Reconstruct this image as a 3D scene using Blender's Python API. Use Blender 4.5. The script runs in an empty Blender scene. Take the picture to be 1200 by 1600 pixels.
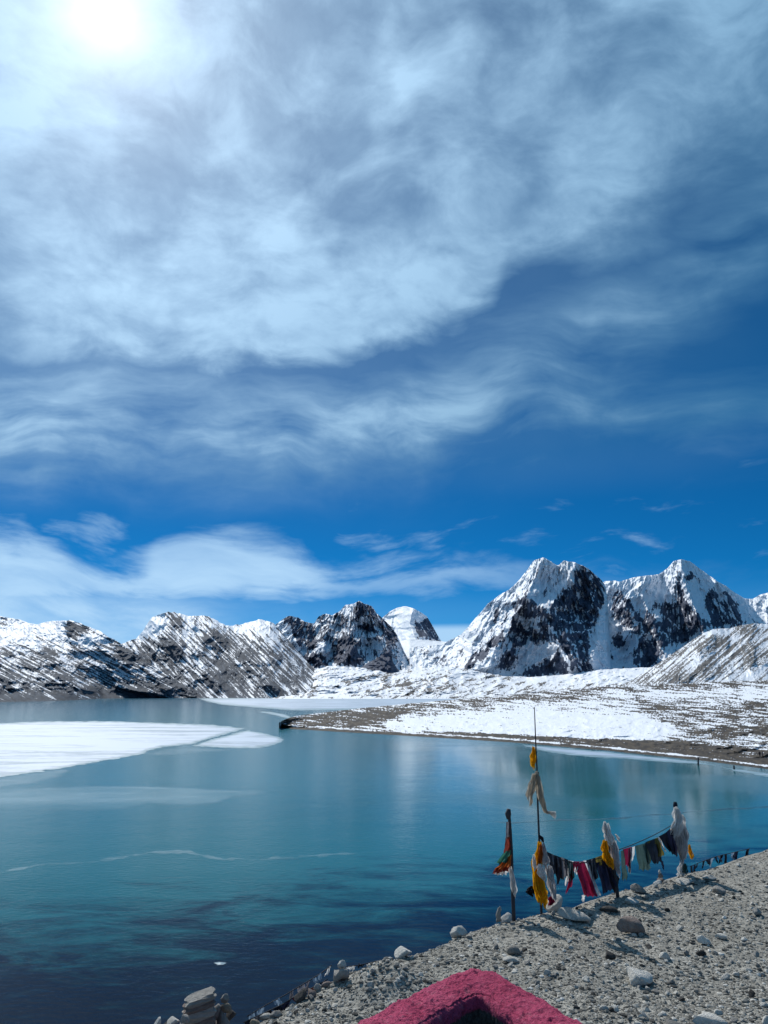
import bpy, math, random
import numpy as np
from mathutils import Vector, Matrix

random.seed(7); rng = np.random.default_rng(7)
R = math.radians
scene = bpy.context.scene
COL = scene.collection

# ------------------------------------------------------------------ camera
PITCH = R(13.0)
FPX, CX, CY = 1202.0, 600.0, 800.0           # focal length and centre of a 1200 x 1600 frame
cam_d = bpy.data.cameras.new('camera'); cam = bpy.data.objects.new('camera', cam_d)
COL.objects.link(cam); scene.camera = cam
cam_d.sensor_fit = 'VERTICAL'; cam_d.sensor_height = 24.0; cam_d.lens = 24.0 * FPX / 1600.0
cam_d.clip_start = 0.05; cam_d.clip_end = 60000
cam.location = (0, 0, 0); cam.rotation_euler = (R(90) + PITCH, 0, 0)
LAKE_Z = -22.0

def ray(px, py):
    """direction of the line of sight through a spot of the photograph, scaled to y = 1"""
    vx = np.asarray(px, float) - CX; vy = CY - np.asarray(py, float)
    fw = FPX * math.cos(PITCH) - vy * math.sin(PITCH)
    up = FPX * math.sin(PITCH) + vy * math.cos(PITCH)
    return vx / fw, up / fw
def at(px, py, Y):
    a, b = ray(px, py); return Vector((float(a) * Y, Y, float(b) * Y))
def on_plane(px, py, z):
    a, b = ray(px, py); Y = z / b; return a * Y, Y
def az_el(px, py):
    a, b = ray(px, py); return math.atan2(float(a), 1.0), math.atan2(float(b), math.hypot(1.0, float(a)))

# ------------------------------------------------------------------ node helper
class G:
    def __init__(s, tree): s.t = tree
    def node(s, typ, ins=None, **props):
        n = s.t.nodes.new(typ)
        for k, v in props.items(): setattr(n, k, v)
        for k, v in (ins or {}).items(): s.put(n.inputs[k], v)
        return n
    def put(s, sock, v):
        if isinstance(v, bpy.types.NodeSocket): s.t.links.new(v, sock)
        else:
            if hasattr(sock.default_value, '__len__') and not hasattr(v, '__len__'): v = [v] * len(sock.default_value)
            if hasattr(sock.default_value, '__len__') and len(sock.default_value) == 4 and len(v) == 3: v = (*v, 1)
            sock.default_value = v
    def m(s, op, a, b=None, c=None, clamp=False):
        n = s.t.nodes.new('ShaderNodeMath'); n.operation = op; n.use_clamp = clamp
        for i, v in enumerate((a, b, c)):
            if v is not None: s.put(n.inputs[i], v)
        return n.outputs[0]
    def add(s, a, b): return s.m('ADD', a, b)
    def sub(s, a, b): return s.m('SUBTRACT', a, b)
    def mul(s, a, b): return s.m('MULTIPLY', a, b)
    def step(s, v, lo, hi, a=0.0, b=1.0, smooth=True):
        n = s.node('ShaderNodeMapRange', interpolation_type='SMOOTHSTEP' if smooth else 'LINEAR')
        for i, x in enumerate((v, lo, hi, a, b)): s.put(n.inputs[i], x)
        return n.outputs[0]
    def mix(s, f, a, b, mode='MIX'):
        n = s.node('ShaderNodeMix', data_type='RGBA', blend_type=mode)
        s.put(n.inputs[0], f); s.put(n.inputs[6], a); s.put(n.inputs[7], b)
        return n.outputs[2]
    def noise(s, vec, scale, detail=5, rough=0.55, dist=0.0, dims='3D'):
        n = s.node('ShaderNodeTexNoise', noise_dimensions=dims)
        if vec is not None: s.put(n.inputs['Vector'], vec)
        n.inputs['Scale'].default_value = scale; n.inputs['Detail'].default_value = detail
        n.inputs['Roughness'].default_value = rough; n.inputs['Distortion'].default_value = dist
        return n.outputs[0]
    def mapv(s, vec, scale=(1, 1, 1), rot=(0, 0, 0), loc=(0, 0, 0)):
        n = s.node('ShaderNodeMapping')
        s.put(n.inputs[0], vec); n.inputs[1].default_value = loc; n.inputs[2].default_value = rot; n.inputs[3].default_value = scale
        return n.outputs[0]
    def curve(s, v, pts):
        """piecewise curve through (position, value), both 0 to 1; flat beyond its ends"""
        n = s.node('ShaderNodeFloatCurve'); c = n.mapping.curves[0]
        while len(c.points) < len(pts): c.points.new(0.5, 0.5)
        for p, (x, y) in zip(c.points, pts): p.location = (x, y); p.handle_type = 'AUTO'
        n.mapping.update(); s.put(n.inputs[1], v)
        return n.outputs[0]

# ------------------------------------------------------------------ sun and sky
SUN_AZ, SUN_EL = R(-23.6), R(43.5)
SUN = Vector((math.sin(SUN_AZ) * math.cos(SUN_EL), math.cos(SUN_AZ) * math.cos(SUN_EL), math.sin(SUN_EL)))
sun_d = bpy.data.lights.new('sun', 'SUN'); sun_d.energy = 4.2; sun_d.angle = R(0.53); sun_d.color = (1, 0.96, 0.9)
sun = bpy.data.objects.new('sun', sun_d); COL.objects.link(sun)
sun.rotation_euler = (-SUN).to_track_quat('-Z', 'Y').to_euler()

def build_sky():
    w = bpy.data.worlds.new('World'); scene.world = w; w.use_nodes = True
    t = w.node_tree; t.nodes.clear(); g = G(t)
    sky = g.node('ShaderNodeTexSky', sky_type='NISHITA', sun_disc=False, sun_elevation=SUN_EL, sun_rotation=SUN_AZ,
                 altitude=5000, air_density=1.0, dust_density=0.3, ozone_density=2.0)
    d = g.node('ShaderNodeTexCoord').outputs['Generated']
    sp = g.node('ShaderNodeSeparateXYZ', {0: d}).outputs
    x, y, z = sp[0], sp[1], sp[2]
    az = g.m('ARCTAN2', x, y); el = g.m('ARCSINE', z)
    # clear sky, deep blue as at 5000 m
    clear = g.mix(1.0, sky.outputs[0], (0.026, 0.46, 0.74), 'MULTIPLY')
    dot = g.node('ShaderNodeVectorMath', {0: d, 1: SUN}, operation='DOT_PRODUCT').outputs['Value']
    ang = g.m('ARCCOSINE', g.m('MINIMUM', dot, 0.999999))
    # noise fields of the clouds
    ae = g.node('ShaderNodeCombineXYZ', {0: az, 1: el, 2: 0.0}).outputs[0]
    dw = g.node('ShaderNodeTexNoise', {'Vector': d, 'Scale': 3.0, 'Detail': 3.0, 'Roughness': 0.5})
    warp = g.node('ShaderNodeVectorMath', {0: dw.outputs['Color'], 1: (0.5, 0.5, 0.5)}, operation='SUBTRACT').outputs[0]
    warp = g.node('ShaderNodeVectorMath', {0: warp, 'Scale': 0.16}, operation='SCALE').outputs[0]
    dq = g.node('ShaderNodeVectorMath', {0: d, 1: warp}, operation='ADD').outputs[0]
    n_big = g.noise(dq, 3.4, 4, 0.5)
    n_mid = g.noise(g.mapv(dq, (1, 1, 1.25), loc=(7, 3, 0)), 7.0, 6, 0.54)
    n_fib = g.noise(g.mapv(dq, (1.0, 1.0, 3.0), (0, R(30), 0), (2, 9, 0)), 6.0, 7, 0.58)
    n_str = g.noise(g.mapv(dq, (1.0, 1.0, 4.2), (0, R(20), 0), (4, 1, 5)), 5.0, 6, 0.56)
    n_low = g.noise(g.mapv(dq, (1, 1, 3.4), (0, 0, 0), (1.7, .4, 3.1)), 9.0, 6, 0.55)
    n_wisp = g.noise(g.mapv(dq, (1, 1, 4.0), (0, R(7), 0), (5, 1, 2)), 8.0, 6, 0.58)
    A0, A1 = R(-36), R(36)
    a01 = g.step(az, A0, A1, smooth=False)
    def edge(pts, emax=R(50)):
        out = []
        for p in pts:
            a, e = az_el(*p); out.append(((a - A0) / (A1 - A0), e / emax))
        return g.mul(g.curve(a01, out), emax)
    def level(pts):
        return g.curve(a01, [((az_el(px, py)[0] - A0) / (A1 - A0), v) for px, py, v in pts])
    cb, cm, cf, cs = (g.sub(n, 0.5) for n in (n_big, n_mid, n_fib, n_str))
    wob = g.add(g.mul(cm, 0.05), g.add(g.mul(cf, 0.06), g.mul(cb, 0.02)))
    # 1 high sheet: everything above a slanting edge
    e1 = edge([(-60, 540), (90, 570), (230, 588), (420, 566), (560, 548), (680, 520), (765, 480), (800, 425), (850, 402), (960, 378), (1080, 330), (1220, 250)])
    soft = level([(-60, 560, .075), (150, 560, .055), (300, 560, .034), (600, 540, .026), (740, 500, .034), (820, 420, .040), (1000, 380, .10), (1220, 280, .14)])
    s1 = g.sub(g.add(el, wob), e1)
    m1 = g.node('ShaderNodeMapRange', interpolation_type='SMOOTHSTEP')
    g.put(m1.inputs[0], s1); g.put(m1.inputs[1], g.mul(soft, -1.0)); g.put(m1.inputs[2], soft)
    tex1 = g.add(g.add(g.mul(cb, 0.9), g.mul(cm, 1.25)), g.mul(cf, 0.95))
    near_edge = g.step(g.m('ABSOLUTE', g.sub(s1, 0.05)), 0.0, 0.22, 0.22, 0.0)
    d1 = g.m('MULTIPLY', m1.outputs[0], g.m('MINIMUM', g.m('MAXIMUM', g.add(g.add(g.add(0.60, near_edge), g.step(ang, R(30), R(6), 0.0, 0.12)), tex1), g.step(ang, R(30), R(8), 0.42, 0.54)), 0.97), clamp=True)
    n_fine = g.noise(g.mapv(dq, (1.0, 1.0, 1.9), (0, R(38), 0), (3, 5, 8)), 13.0, 7, 0.60)
    d1 = g.m('MULTIPLY', d1, g.add(1.0, g.mul(g.sub(n_fine, 0.5), 0.95)), clamp=True)
    # 2 thin veils under the sheet
    c2 = edge([(-60, 625), (200, 632), (420, 645), (620, 640), (800, 570), (960, 505), (1100, 420), (1220, 330)])
    q2 = g.m('DIVIDE', g.sub(g.add(el, wob), c2), 0.075)
    b2 = g.m('EXPONENT', g.mul(g.mul(q2, q2), -1.0))
    c3 = edge([(-60, 690), (300, 690), (600, 670), (900, 650), (1220, 640)])
    q3 = g.m('DIVIDE', g.sub(g.add(el, wob), c3), 0.042)
    b3 = g.m('EXPONENT', g.mul(g.mul(q3, q3), -1.0))
    vt = g.m('MAXIMUM', g.add(0.60, g.add(g.mul(cs, 1.9), g.mul(cm, 1.1))), 0.02)
    d2 = g.m('MULTIPLY', g.add(g.mul(b2, 0.80), g.mul(b3, 0.62)), vt, clamp=True)
    floor_ = g.mul(g.mul(g.step(el, R(13), R(19)), g.add(0.55, g.mul(cm, 0.8))), level([(-60, 640, .62), (300, 640, .50), (600, 600, .36), (850, 500, .36), (1220, 500, .16)]))
    d2 = g.m('MAXIMUM', d2, floor_)
    # 3 low bank over the left hills
    lowob = g.add(g.mul(g.sub(n_low, 0.5), 0.085), g.mul(g.sub(n_wisp, 0.5), 0.075))
    top = edge([(-60, 812), (60, 828), (150, 866), (215, 868), (255, 832), (360, 826), (450, 850), (505, 878), (600, 878), (760, 872), (900, 882), (1220, 910)], R(30))
    bot = edge([(-60, 945), (200, 938), (420, 930), (560, 920), (820, 915), (1220, 940)], R(30))
    amp = level([(-60, 880, .92), (200, 880, .92), (470, 880, .95), (530, 890, .85), (700, 890, .72), (840, 900, .42), (1000, 900, .14), (1220, 910, .08)])
    ew = g.add(el, lowob)
    lt = g.m('ADD', 0.90, g.mul(g.sub(n_low, 0.5), 1.0), clamp=True)
    d3 = g.mul(g.mul(g.step(g.sub(top, ew), -0.012, 0.040), g.step(g.sub(g.add(el, g.mul(lowob, .6)), bot), -0.016, 0.018)), g.mul(amp, lt))
    ampl = level([(-60, 960, .92), (170, 960, .90), (300, 960, .62), (420, 960, .22), (560, 960, .12), (1220, 960, .06)])
    d4 = g.mul(g.mul(g.step(el, R(8.2), R(5.2)), ampl), g.m('ADD', 0.75, g.mul(g.sub(n_low, 0.45), 1.8), clamp=True))
    amps = level([(-60, 990, .5), (600, 990, .8), (760, 990, .85), (1220, 990, .5)])
    d5 = g.mul(g.step(el, R(4.9), R(4.2)), amps)
    wis = g.mul(g.mul(g.step(n_wisp, 0.55, 0.80), 0.40), g.mul(g.step(el, R(5), R(9)), g.step(el, R(19), R(12))))
    dens = g.m('MAXIMUM', g.m('MAXIMUM', d1, d2), g.m('MAXIMUM', g.m('MAXIMUM', d3, d4), g.m('MAXIMUM', d5, wis)))
    # brightness of cloud: forward scattering round the sun
    wide = g.step(ang, R(56), R(6), 0.0, 0.85)
    mid = g.m('EXPONENT', g.mul(ang, -8.5))
    core = g.m('EXPONENT', g.mul(ang, -42.0))
    lowb = g.step(el, R(20), R(9), 0.0, 0.98)
    thick = g.step(dens, 0.35, 0.95, 0.0, 0.22)
    fwd = g.m('ADD', g.m('MAXIMUM', wide, lowb), thick, clamp=True)
    ccol = g.mix(fwd, (0.60, 2.30, 4.1), (4.7, 7.2, 9.8))
    sk = g.mix(dens, clear, ccol)
    glow = g.add(g.mul(mid, 4.6), g.mul(core, 8.0))
    gl = g.node('ShaderNodeVectorMath', {0: (1.0, 0.98, 0.97), 'Scale': glow}, operation='SCALE').outputs[0]
    sk2 = g.mix(1.0, sk, gl, 'ADD')
    bg = g.node('ShaderNodeBackground', {0: sk2, 1: 0.10})
    out = g.node('ShaderNodeOutputWorld'); t.links.new(bg.outputs[0], out.inputs[0])
    w.cycles.sampling_method = 'MANUAL'; w.cycles.sample_map_resolution = 1024
build_sky()
vs = scene.view_settings
vs.view_transform = 'Standard'; vs.look = 'None'; vs.gamma = 1.0; vs.exposure = 0.0; vs.use_curve_mapping = False
scene.cycles.use_denoising = True
scene.cycles.max_bounces = 6

# ------------------------------------------------------------------ numpy noise
def _hash(ix, iy, iz, seed):
    h = (ix.astype(np.int64) * 374761393 + iy.astype(np.int64) * 668265263 + iz.astype(np.int64) * 2147483647 + seed * 974634777) & 0xFFFFFFFF
    h = ((h ^ (h >> 13)) * 1274126177) & 0xFFFFFFFF
    h = ((h ^ (h >> 16)) * 2246822519) & 0xFFFFFFFF
    return (h ^ (h >> 15)) & 0xFFFFFFFF
def perlin2(x, y, seed=0):
    xi = np.floor(x); yi = np.floor(y); xf = x - xi; yf = y - yi
    u = xf * xf * xf * (xf * (xf * 6 - 15) + 10); v = yf * yf * yf * (yf * (yf * 6 - 15) + 10)
    zero = np.zeros_like(xi)
    def gr(dx, dy):
        a = _hash(xi + dx, yi + dy, zero, seed) * (2 * np.pi / 4294967296.0)
        return np.cos(a) * (xf - dx) + np.sin(a) * (yf - dy)
    n0 = gr(0, 0) * (1 - u) + gr(1, 0) * u; n1 = gr(0, 1) * (1 - u) + gr(1, 1) * u
    return (n0 * (1 - v) + n1 * v) * 1.45
def fbm(x, y, octv=5, seed=0, gain=0.5):
    s = 0; a = 1; tot = 0
    for i in range(octv):
        s = s + a * perlin2(x, y, seed + i * 17); tot += a; a *= gain; x = x * 2.03 + 3.1; y = y * 2.03 - 1.7
    return s / tot
def ridged(x, y, octv=5, seed=0, gain=0.5):
    s = 0; a = 1; tot = 0; w = 1
    for i in range(octv):
        n = (1 - np.abs(perlin2(x, y, seed + i * 31))) ** 2
        s = s + a * n * w; w = np.clip(n * 1.4, 0, 1); tot += a; a *= gain; x = x * 2.07 + 5.2; y = y * 2.07 + 1.3
    return s / tot
def seg_dist(px, py, pts):
    best = np.full(px.shape, 1e9)
    for (x0, y0), (x1, y1) in zip(pts[:-1], pts[1:]):
        dx, dy = x1 - x0, y1 - y0
        t = np.clip(((px - x0) * dx + (py - y0) * dy) / (dx * dx + dy * dy + 1e-9), 0, 1)
        best = np.minimum(best, np.hypot(px - x0 - t * dx, py - y0 - t * dy))
    return best
def poly_sd(px, py, pts):
    """signed distance, positive inside"""
    ins = np.zeros(px.shape, bool); q = list(pts) + [pts[0]]
    for (x0, y0), (x1, y1) in zip(q[:-1], q[1:]):
        c = ((y0 > py) != (y1 > py)) & (px < (x1 - x0) * (py - y0) / (y1 - y0 + 1e-9) + x0)
        ins ^= c
    dd = seg_dist(px, py, q)
    return np.where(ins, dd, -dd)

# ------------------------------------------------------------------ materials
def new_mat(name):
    m = bpy.data.materials.new(name); m.use_nodes = True
    g = G(m.node_tree); b = m.node_tree.nodes['Principled BSDF']
    return m, g, b
def setp(g, b, **kw):
    names = dict(color='Base Color', rough='Roughness', spec='Specular IOR Level', normal='Normal', ior='IOR', alpha='Alpha')
    for k, v in kw.items(): g.put(b.inputs[names[k]], v)
def bump(g, h, strength=0.5, dist=0.01):
    n = g.node('ShaderNodeBump', {'Height': h, 'Strength': strength}); n.inputs['Distance'].default_value = dist
    return n.outputs[0]

def mountain_mat(name, rock_a, rock_b, streak=(0.035, 0.30), amp=0.55, iso=0.25, tight=0.10, snow=(0.80, 0.84, 0.90), bd=2.0):
    """snow over rock: the attribute 'bare' says how bare a spot is, noise along the fall line frays it"""
    m, g, b = new_mat(name)
    at_ = g.node('ShaderNodeAttribute', attribute_name='bare').outputs['Fac']
    uv = g.node('ShaderNodeUVMap', uv_map='fall').outputs[0]
    ns = g.noise(g.mapv(uv, (streak[0], streak[1], 1)), 1.0, 6, 0.62, 0.35, '2D')
    nf = g.noise(g.mapv(uv, (0.35, 0.42, 1), (0, 0, 0.4)), 1.0, 5, 0.65, 0.2, '2D')
    v = g.add(at_, g.add(g.mul(g.sub(ns, 0.5), amp * 3.4), g.mul(g.sub(nf, 0.5), iso * 3.4)))
    f = g.step(v, 0.5 - tight, 0.5 + tight)
    rc = g.mix(g.step(g.noise(g.mapv(uv, (0.10, 0.25, 1)), 1.0, 5, 0.6, 0.3, '2D'), 0.3, 0.7), rock_a, rock_b)
    sn = g.mix(g.step(nf, 0.3, 0.75), snow, tuple(c * 0.93 for c in snow))
    col = g.mix(f, sn, rc)
    setp(g, b, color=col, rough=g.mix(f, (0.65,) * 3, (0.9,) * 3), spec=0.25)
    setp(g, b, normal=bump(g, g.add(g.mul(nf, 0.7), g.mul(f, -0.5)), 0.5, bd))
    return m

def mesh_obj(name, verts, faces, mat=None, parent=None, smooth=True):
    me = bpy.data.meshes.new(name)
    verts = np.asarray(verts, np.float32); faces = np.asarray(faces, np.int32)
    k = faces.shape[1]
    me.vertices.add(len(verts)); me.vertices.foreach_set('co', verts.ravel())
    me.loops.add(faces.size); me.loops.foreach_set('vertex_index', faces.ravel())
    me.polygons.add(len(faces)); me.polygons.foreach_set('loop_start', np.arange(0, faces.size, k, dtype=np.int32))
    me.polygons.foreach_set('loop_total', np.full(len(faces), k, np.int32))
    me.update(calc_edges=True); me.validate()
    me.polygons.foreach_set('use_smooth', np.full(len(me.polygons), smooth))
    if mat: me.materials.append(mat)
    o = bpy.data.objects.new(name, me); COL.objects.link(o)
    if parent: o.parent = parent
    return o
def grid_faces(nr, nc, flip=False):
    i = np.arange(nr - 1)[:, None] * nc + np.arange(nc - 1)[None, :]
    i = i.ravel(); f = np.stack([i, i + 1, i + nc + 1, i + nc], 1)
    return f[:, ::-1] if flip else f
def tag(o, label, cat, group=None):
    o['label'] = label; o['category'] = cat
    if group: o['group'] = group
    return o
def structure(o): o['kind'] = 'structure'; return o
def empty(name, loc):
    o = bpy.data.objects.new(name, None); COL.objects.link(o); o.location = loc; o.empty_display_size = 0.1
    return o
def attr(o, name, vals):
    a = o.data.attributes.new(name, 'FLOAT', 'POINT'); a.data.foreach_set('value', np.asarray(vals, np.float32).ravel())
def set_uv(o, name, uv):
    l = o.data.uv_layers.new(name=name); vi = np.empty(len(o.data.loops), np.int32); o.data.loops.foreach_get('vertex_index', vi)
    l.data.foreach_set('uv', np.asarray(uv, np.float32)[vi].ravel())

# ------------------------------------------------------------------ mountains: sheets of terrain from foot to crest and down behind
def lake_Y(px, py): return on_plane(px, py, LAKE_Z)[1]
def itp(pts, x): p = np.array(pts, float); return np.interp(x, p[:, 0], p[:, 1])
def sm_itp(pts, x, k=2.0):
    xs = np.asarray(x)
    return (itp(pts, xs - k) + itp(pts, xs) * 2 + itp(pts, xs + k)) / 4

def sheet(name, x0, x1, nx, nt, foot, crest, y_foot, y_crest, mat, bulge=0.0, ridges=(), noise=(), crest_noise=1.0,
          bare=None, angle=None, seed=0, back=0.35, relief=0.30, fan=None):
    px = np.linspace(x0, x1, nx)
    fpy = sm_itp(foot, px); cpy = sm_itp(crest, px, 1.2); cn = crest_noise * fbm(px / 9.0, px * 0 + seed * 3.3, 4, seed)
    yf = y_foot(px, fpy) if callable(y_foot) else itp(y_foot, px)
    yc = itp(y_crest, px) + 0.0
    t = np.linspace(0, 1, nt)[:, None]
    PX = np.broadcast_to(px, (nt, nx)); PY = fpy + (cpy - fpy) * t + cn * t ** 14
    g_ = t + bulge * t * (1 - t)
    Y = 1.0 / (1.0 / yf + (1.0 / yc - 1.0 / yf) * g_)
    a, b = ray(PX, PY)
    X = a * Y; Z = b * Y
    S = yc.mean() / FPX                                   # metres per photo pixel at the crest
    fade = np.clip(t * 6, 0, 1) * np.ones_like(PX)
    dY = np.zeros_like(PX)
    for pts, w, h in ridges:
        dd = seg_dist(PX, PY, pts) / w
        dY -= h * np.clip(1 - dd, 0, 1) ** 1.2
    rel = np.zeros_like(PX)
    NX, NY = PX, PY
    if fan:                                               # fall lines spread from the summit
        NX = np.arctan2(PX - fan[0], PY - fan[1]) * fan[2]; NY = np.hypot(PX - fan[0], PY - fan[1])
    for kind, sx, sz, am, sd in noise:
        n = (ridged(NX / sx + 0.35 * fbm(PX / 30, PY / 30, 2, sd + 3), NY / sz, 5, sd) - 0.5) if kind == 'r' else fbm(PX / sx, PY / sz, 5, sd)
        dY -= n * am * fade
        if kind == 'r': rel = rel * 0.5 + n
    Y2 = Y + dY * fade
    X = a * Y2; Z = b * Y2
    # behind the crest
    nb = 14; k = (np.arange(1, nb + 1) / nb)[:, None]
    H = (Z[-1] - Z[0]).clip(1)
    Xb = X[-1] * (1 + k * 0.0) + X[-1] / Y2[-1] * k * H / back; Yb = Y2[-1] + k * H / back
    Zb = Z[-1] - (k ** 1.3) * H * 1.05 + 0.04 * H * fbm(X[-1] / (20 * S) + k * 3, k * 5 + seed, 4, seed + 5) * k
    V = np.stack([np.vstack([X, Xb]), np.vstack([Y2, Yb]), np.vstack([Z, Zb])], -1).reshape(-1, 3)
    o = mesh_obj(name, V, grid_faces(nt + nb, nx), mat); structure(o)
    wx = PX + 8 * fbm(PX / 15, PY / 20, 3, seed + 40) + 5.0 * fbm(PX / 4, PY / 6, 3, seed + 41)
    wy = PY + 8 * fbm(PX / 13, PY / 18, 3, seed + 42) + 6.5 * fbm(PX / 3.5, PY / 6, 3, seed + 43)
    B = (bare(wx, wy, PX, PY) if bare else np.zeros_like(PX))
    B = B + relief * rel * np.clip((B + 0.05) / 0.5, 0.15, 1)
    attr(o, 'bare', np.vstack([B, np.repeat(B[-1:], nb, 0)]))
    th = R(angle or 0)
    u = PX * math.cos(th) + PY * math.sin(th); v = -PX * math.sin(th) + PY * math.cos(th)
    if fan: u, v = NY, NX
    uv = np.stack([u, v], -1); uvb = np.repeat(uv[-1:], nb, 0).copy(); uvb[..., 1] += k * 60
    set_uv(o, 'fall', np.vstack([uv, uvb]).reshape(-1, 2))
    return o
def strokes(B, wx, wy, lines):
    for pts, w, val in lines: B = B + val * np.clip(1.2 - seg_dist(wx * .5 + wx * .5, wy, pts) / w, 0, 1)
    return B
def masks(wx, wy, base, polys, soft=3.0):
    B = base
    for pts, val in polys:
        s = np.clip(poly_sd(wx, wy, pts) / (2 * soft) + 0.5, 0, 1)
        B = B * (1 - s) + val * s
    return B

M_far = mountain_mat('snow_and_hazed_rock', (0.026, 0.038, 0.070), (0.080, 0.100, 0.150), (0.035, 0.34), 0.42, 0.24, 0.09, bd=2.0)  # rock tinted blue: the haze of the distant air is put into its colour
M_scree = mountain_mat('snow_and_scree', (0.024, 0.034, 0.050), (0.056, 0.075, 0.104), (0.024, 0.27), 0.62, 0.24, 0.12, bd=1.2)
M_moraine = mountain_mat('snow_and_moraine', (0.06, 0.058, 0.056), (0.13, 0.125, 0.12), (0.05, 0.20), 0.50, 0.30, 0.14, bd=1.6)
M_shore = mountain_mat('snow_and_turf', (0.024, 0.022, 0.021), (0.078, 0.063, 0.046), (0.028, 0.36), 0.55, 0.40, 0.09, bd=0.25)

# --- right massif, nearer peak
E1_crest = [(640, 1012), (690, 1007), (722, 990), (736, 974), (748, 960), (762, 944), (778, 931), (795, 922), (806, 912), (822, 893), (834, 876), (849, 871),
            (858, 876), (872, 884), (881, 876), (898, 879), (916, 886), (926, 894), (938, 904), (946, 915), (949, 932), (951, 960), (953, 1000), (955, 1045), (975, 1062), (1075, 1064)]
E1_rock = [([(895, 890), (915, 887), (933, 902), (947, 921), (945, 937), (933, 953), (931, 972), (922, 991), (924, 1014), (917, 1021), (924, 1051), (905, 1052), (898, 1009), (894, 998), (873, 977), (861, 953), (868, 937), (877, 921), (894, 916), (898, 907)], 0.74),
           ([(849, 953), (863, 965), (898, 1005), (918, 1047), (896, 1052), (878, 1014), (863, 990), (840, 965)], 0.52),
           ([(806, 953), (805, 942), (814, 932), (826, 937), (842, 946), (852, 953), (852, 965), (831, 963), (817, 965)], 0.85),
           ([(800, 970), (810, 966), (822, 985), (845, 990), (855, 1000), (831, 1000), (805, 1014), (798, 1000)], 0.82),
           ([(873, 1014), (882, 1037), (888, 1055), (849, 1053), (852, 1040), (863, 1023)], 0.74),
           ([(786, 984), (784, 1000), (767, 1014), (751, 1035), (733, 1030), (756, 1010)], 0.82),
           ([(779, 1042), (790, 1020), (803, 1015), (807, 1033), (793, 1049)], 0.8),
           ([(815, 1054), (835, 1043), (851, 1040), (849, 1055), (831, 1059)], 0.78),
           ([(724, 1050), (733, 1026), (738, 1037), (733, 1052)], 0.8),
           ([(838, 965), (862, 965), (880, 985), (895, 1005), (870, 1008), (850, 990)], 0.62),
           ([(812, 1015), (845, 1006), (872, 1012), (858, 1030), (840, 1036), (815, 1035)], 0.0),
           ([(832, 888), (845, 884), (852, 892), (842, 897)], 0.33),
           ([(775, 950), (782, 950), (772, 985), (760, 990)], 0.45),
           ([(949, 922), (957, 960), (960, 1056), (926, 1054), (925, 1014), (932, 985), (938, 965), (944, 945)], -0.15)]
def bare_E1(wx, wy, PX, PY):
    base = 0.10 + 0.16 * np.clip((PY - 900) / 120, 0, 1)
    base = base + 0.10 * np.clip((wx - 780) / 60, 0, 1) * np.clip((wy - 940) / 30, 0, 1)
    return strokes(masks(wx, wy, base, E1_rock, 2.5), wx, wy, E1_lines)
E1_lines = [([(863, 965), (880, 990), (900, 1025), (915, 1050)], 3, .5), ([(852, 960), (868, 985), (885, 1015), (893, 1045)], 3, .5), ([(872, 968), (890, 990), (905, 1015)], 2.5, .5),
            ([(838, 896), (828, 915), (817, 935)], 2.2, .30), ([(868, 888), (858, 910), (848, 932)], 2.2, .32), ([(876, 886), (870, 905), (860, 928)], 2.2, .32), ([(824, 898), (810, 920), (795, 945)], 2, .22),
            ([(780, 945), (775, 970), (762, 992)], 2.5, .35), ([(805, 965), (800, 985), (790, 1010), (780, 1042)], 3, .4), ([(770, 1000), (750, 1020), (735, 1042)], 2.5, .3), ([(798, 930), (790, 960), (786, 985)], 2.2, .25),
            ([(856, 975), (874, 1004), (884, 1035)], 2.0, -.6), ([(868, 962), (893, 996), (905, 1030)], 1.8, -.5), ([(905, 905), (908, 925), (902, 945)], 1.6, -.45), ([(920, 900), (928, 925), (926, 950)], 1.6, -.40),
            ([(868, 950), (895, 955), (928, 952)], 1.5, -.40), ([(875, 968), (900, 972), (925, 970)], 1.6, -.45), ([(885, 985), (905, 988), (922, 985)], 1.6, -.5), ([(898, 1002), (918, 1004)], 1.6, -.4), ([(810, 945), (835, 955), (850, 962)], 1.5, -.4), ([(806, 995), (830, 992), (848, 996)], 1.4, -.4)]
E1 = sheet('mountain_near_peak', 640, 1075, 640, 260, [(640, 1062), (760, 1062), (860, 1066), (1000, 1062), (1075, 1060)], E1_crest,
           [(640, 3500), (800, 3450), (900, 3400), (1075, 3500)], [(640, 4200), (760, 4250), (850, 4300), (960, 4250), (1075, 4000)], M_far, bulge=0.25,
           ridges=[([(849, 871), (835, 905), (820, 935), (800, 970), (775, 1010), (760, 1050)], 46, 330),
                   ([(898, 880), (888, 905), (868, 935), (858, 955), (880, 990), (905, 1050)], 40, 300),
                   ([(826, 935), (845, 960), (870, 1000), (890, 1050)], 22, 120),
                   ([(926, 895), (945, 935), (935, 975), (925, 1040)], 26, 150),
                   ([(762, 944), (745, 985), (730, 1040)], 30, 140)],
           noise=[('r', 60, 80, 200, 3), ('r', 15, 48, 80, 4), ('r', 6, 17, 34, 6), ('f', 7, 14, 8, 5)], crest_noise=1.6, bare=bare_E1, seed=11, relief=0.8, fan=(866, 790, 170))

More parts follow.
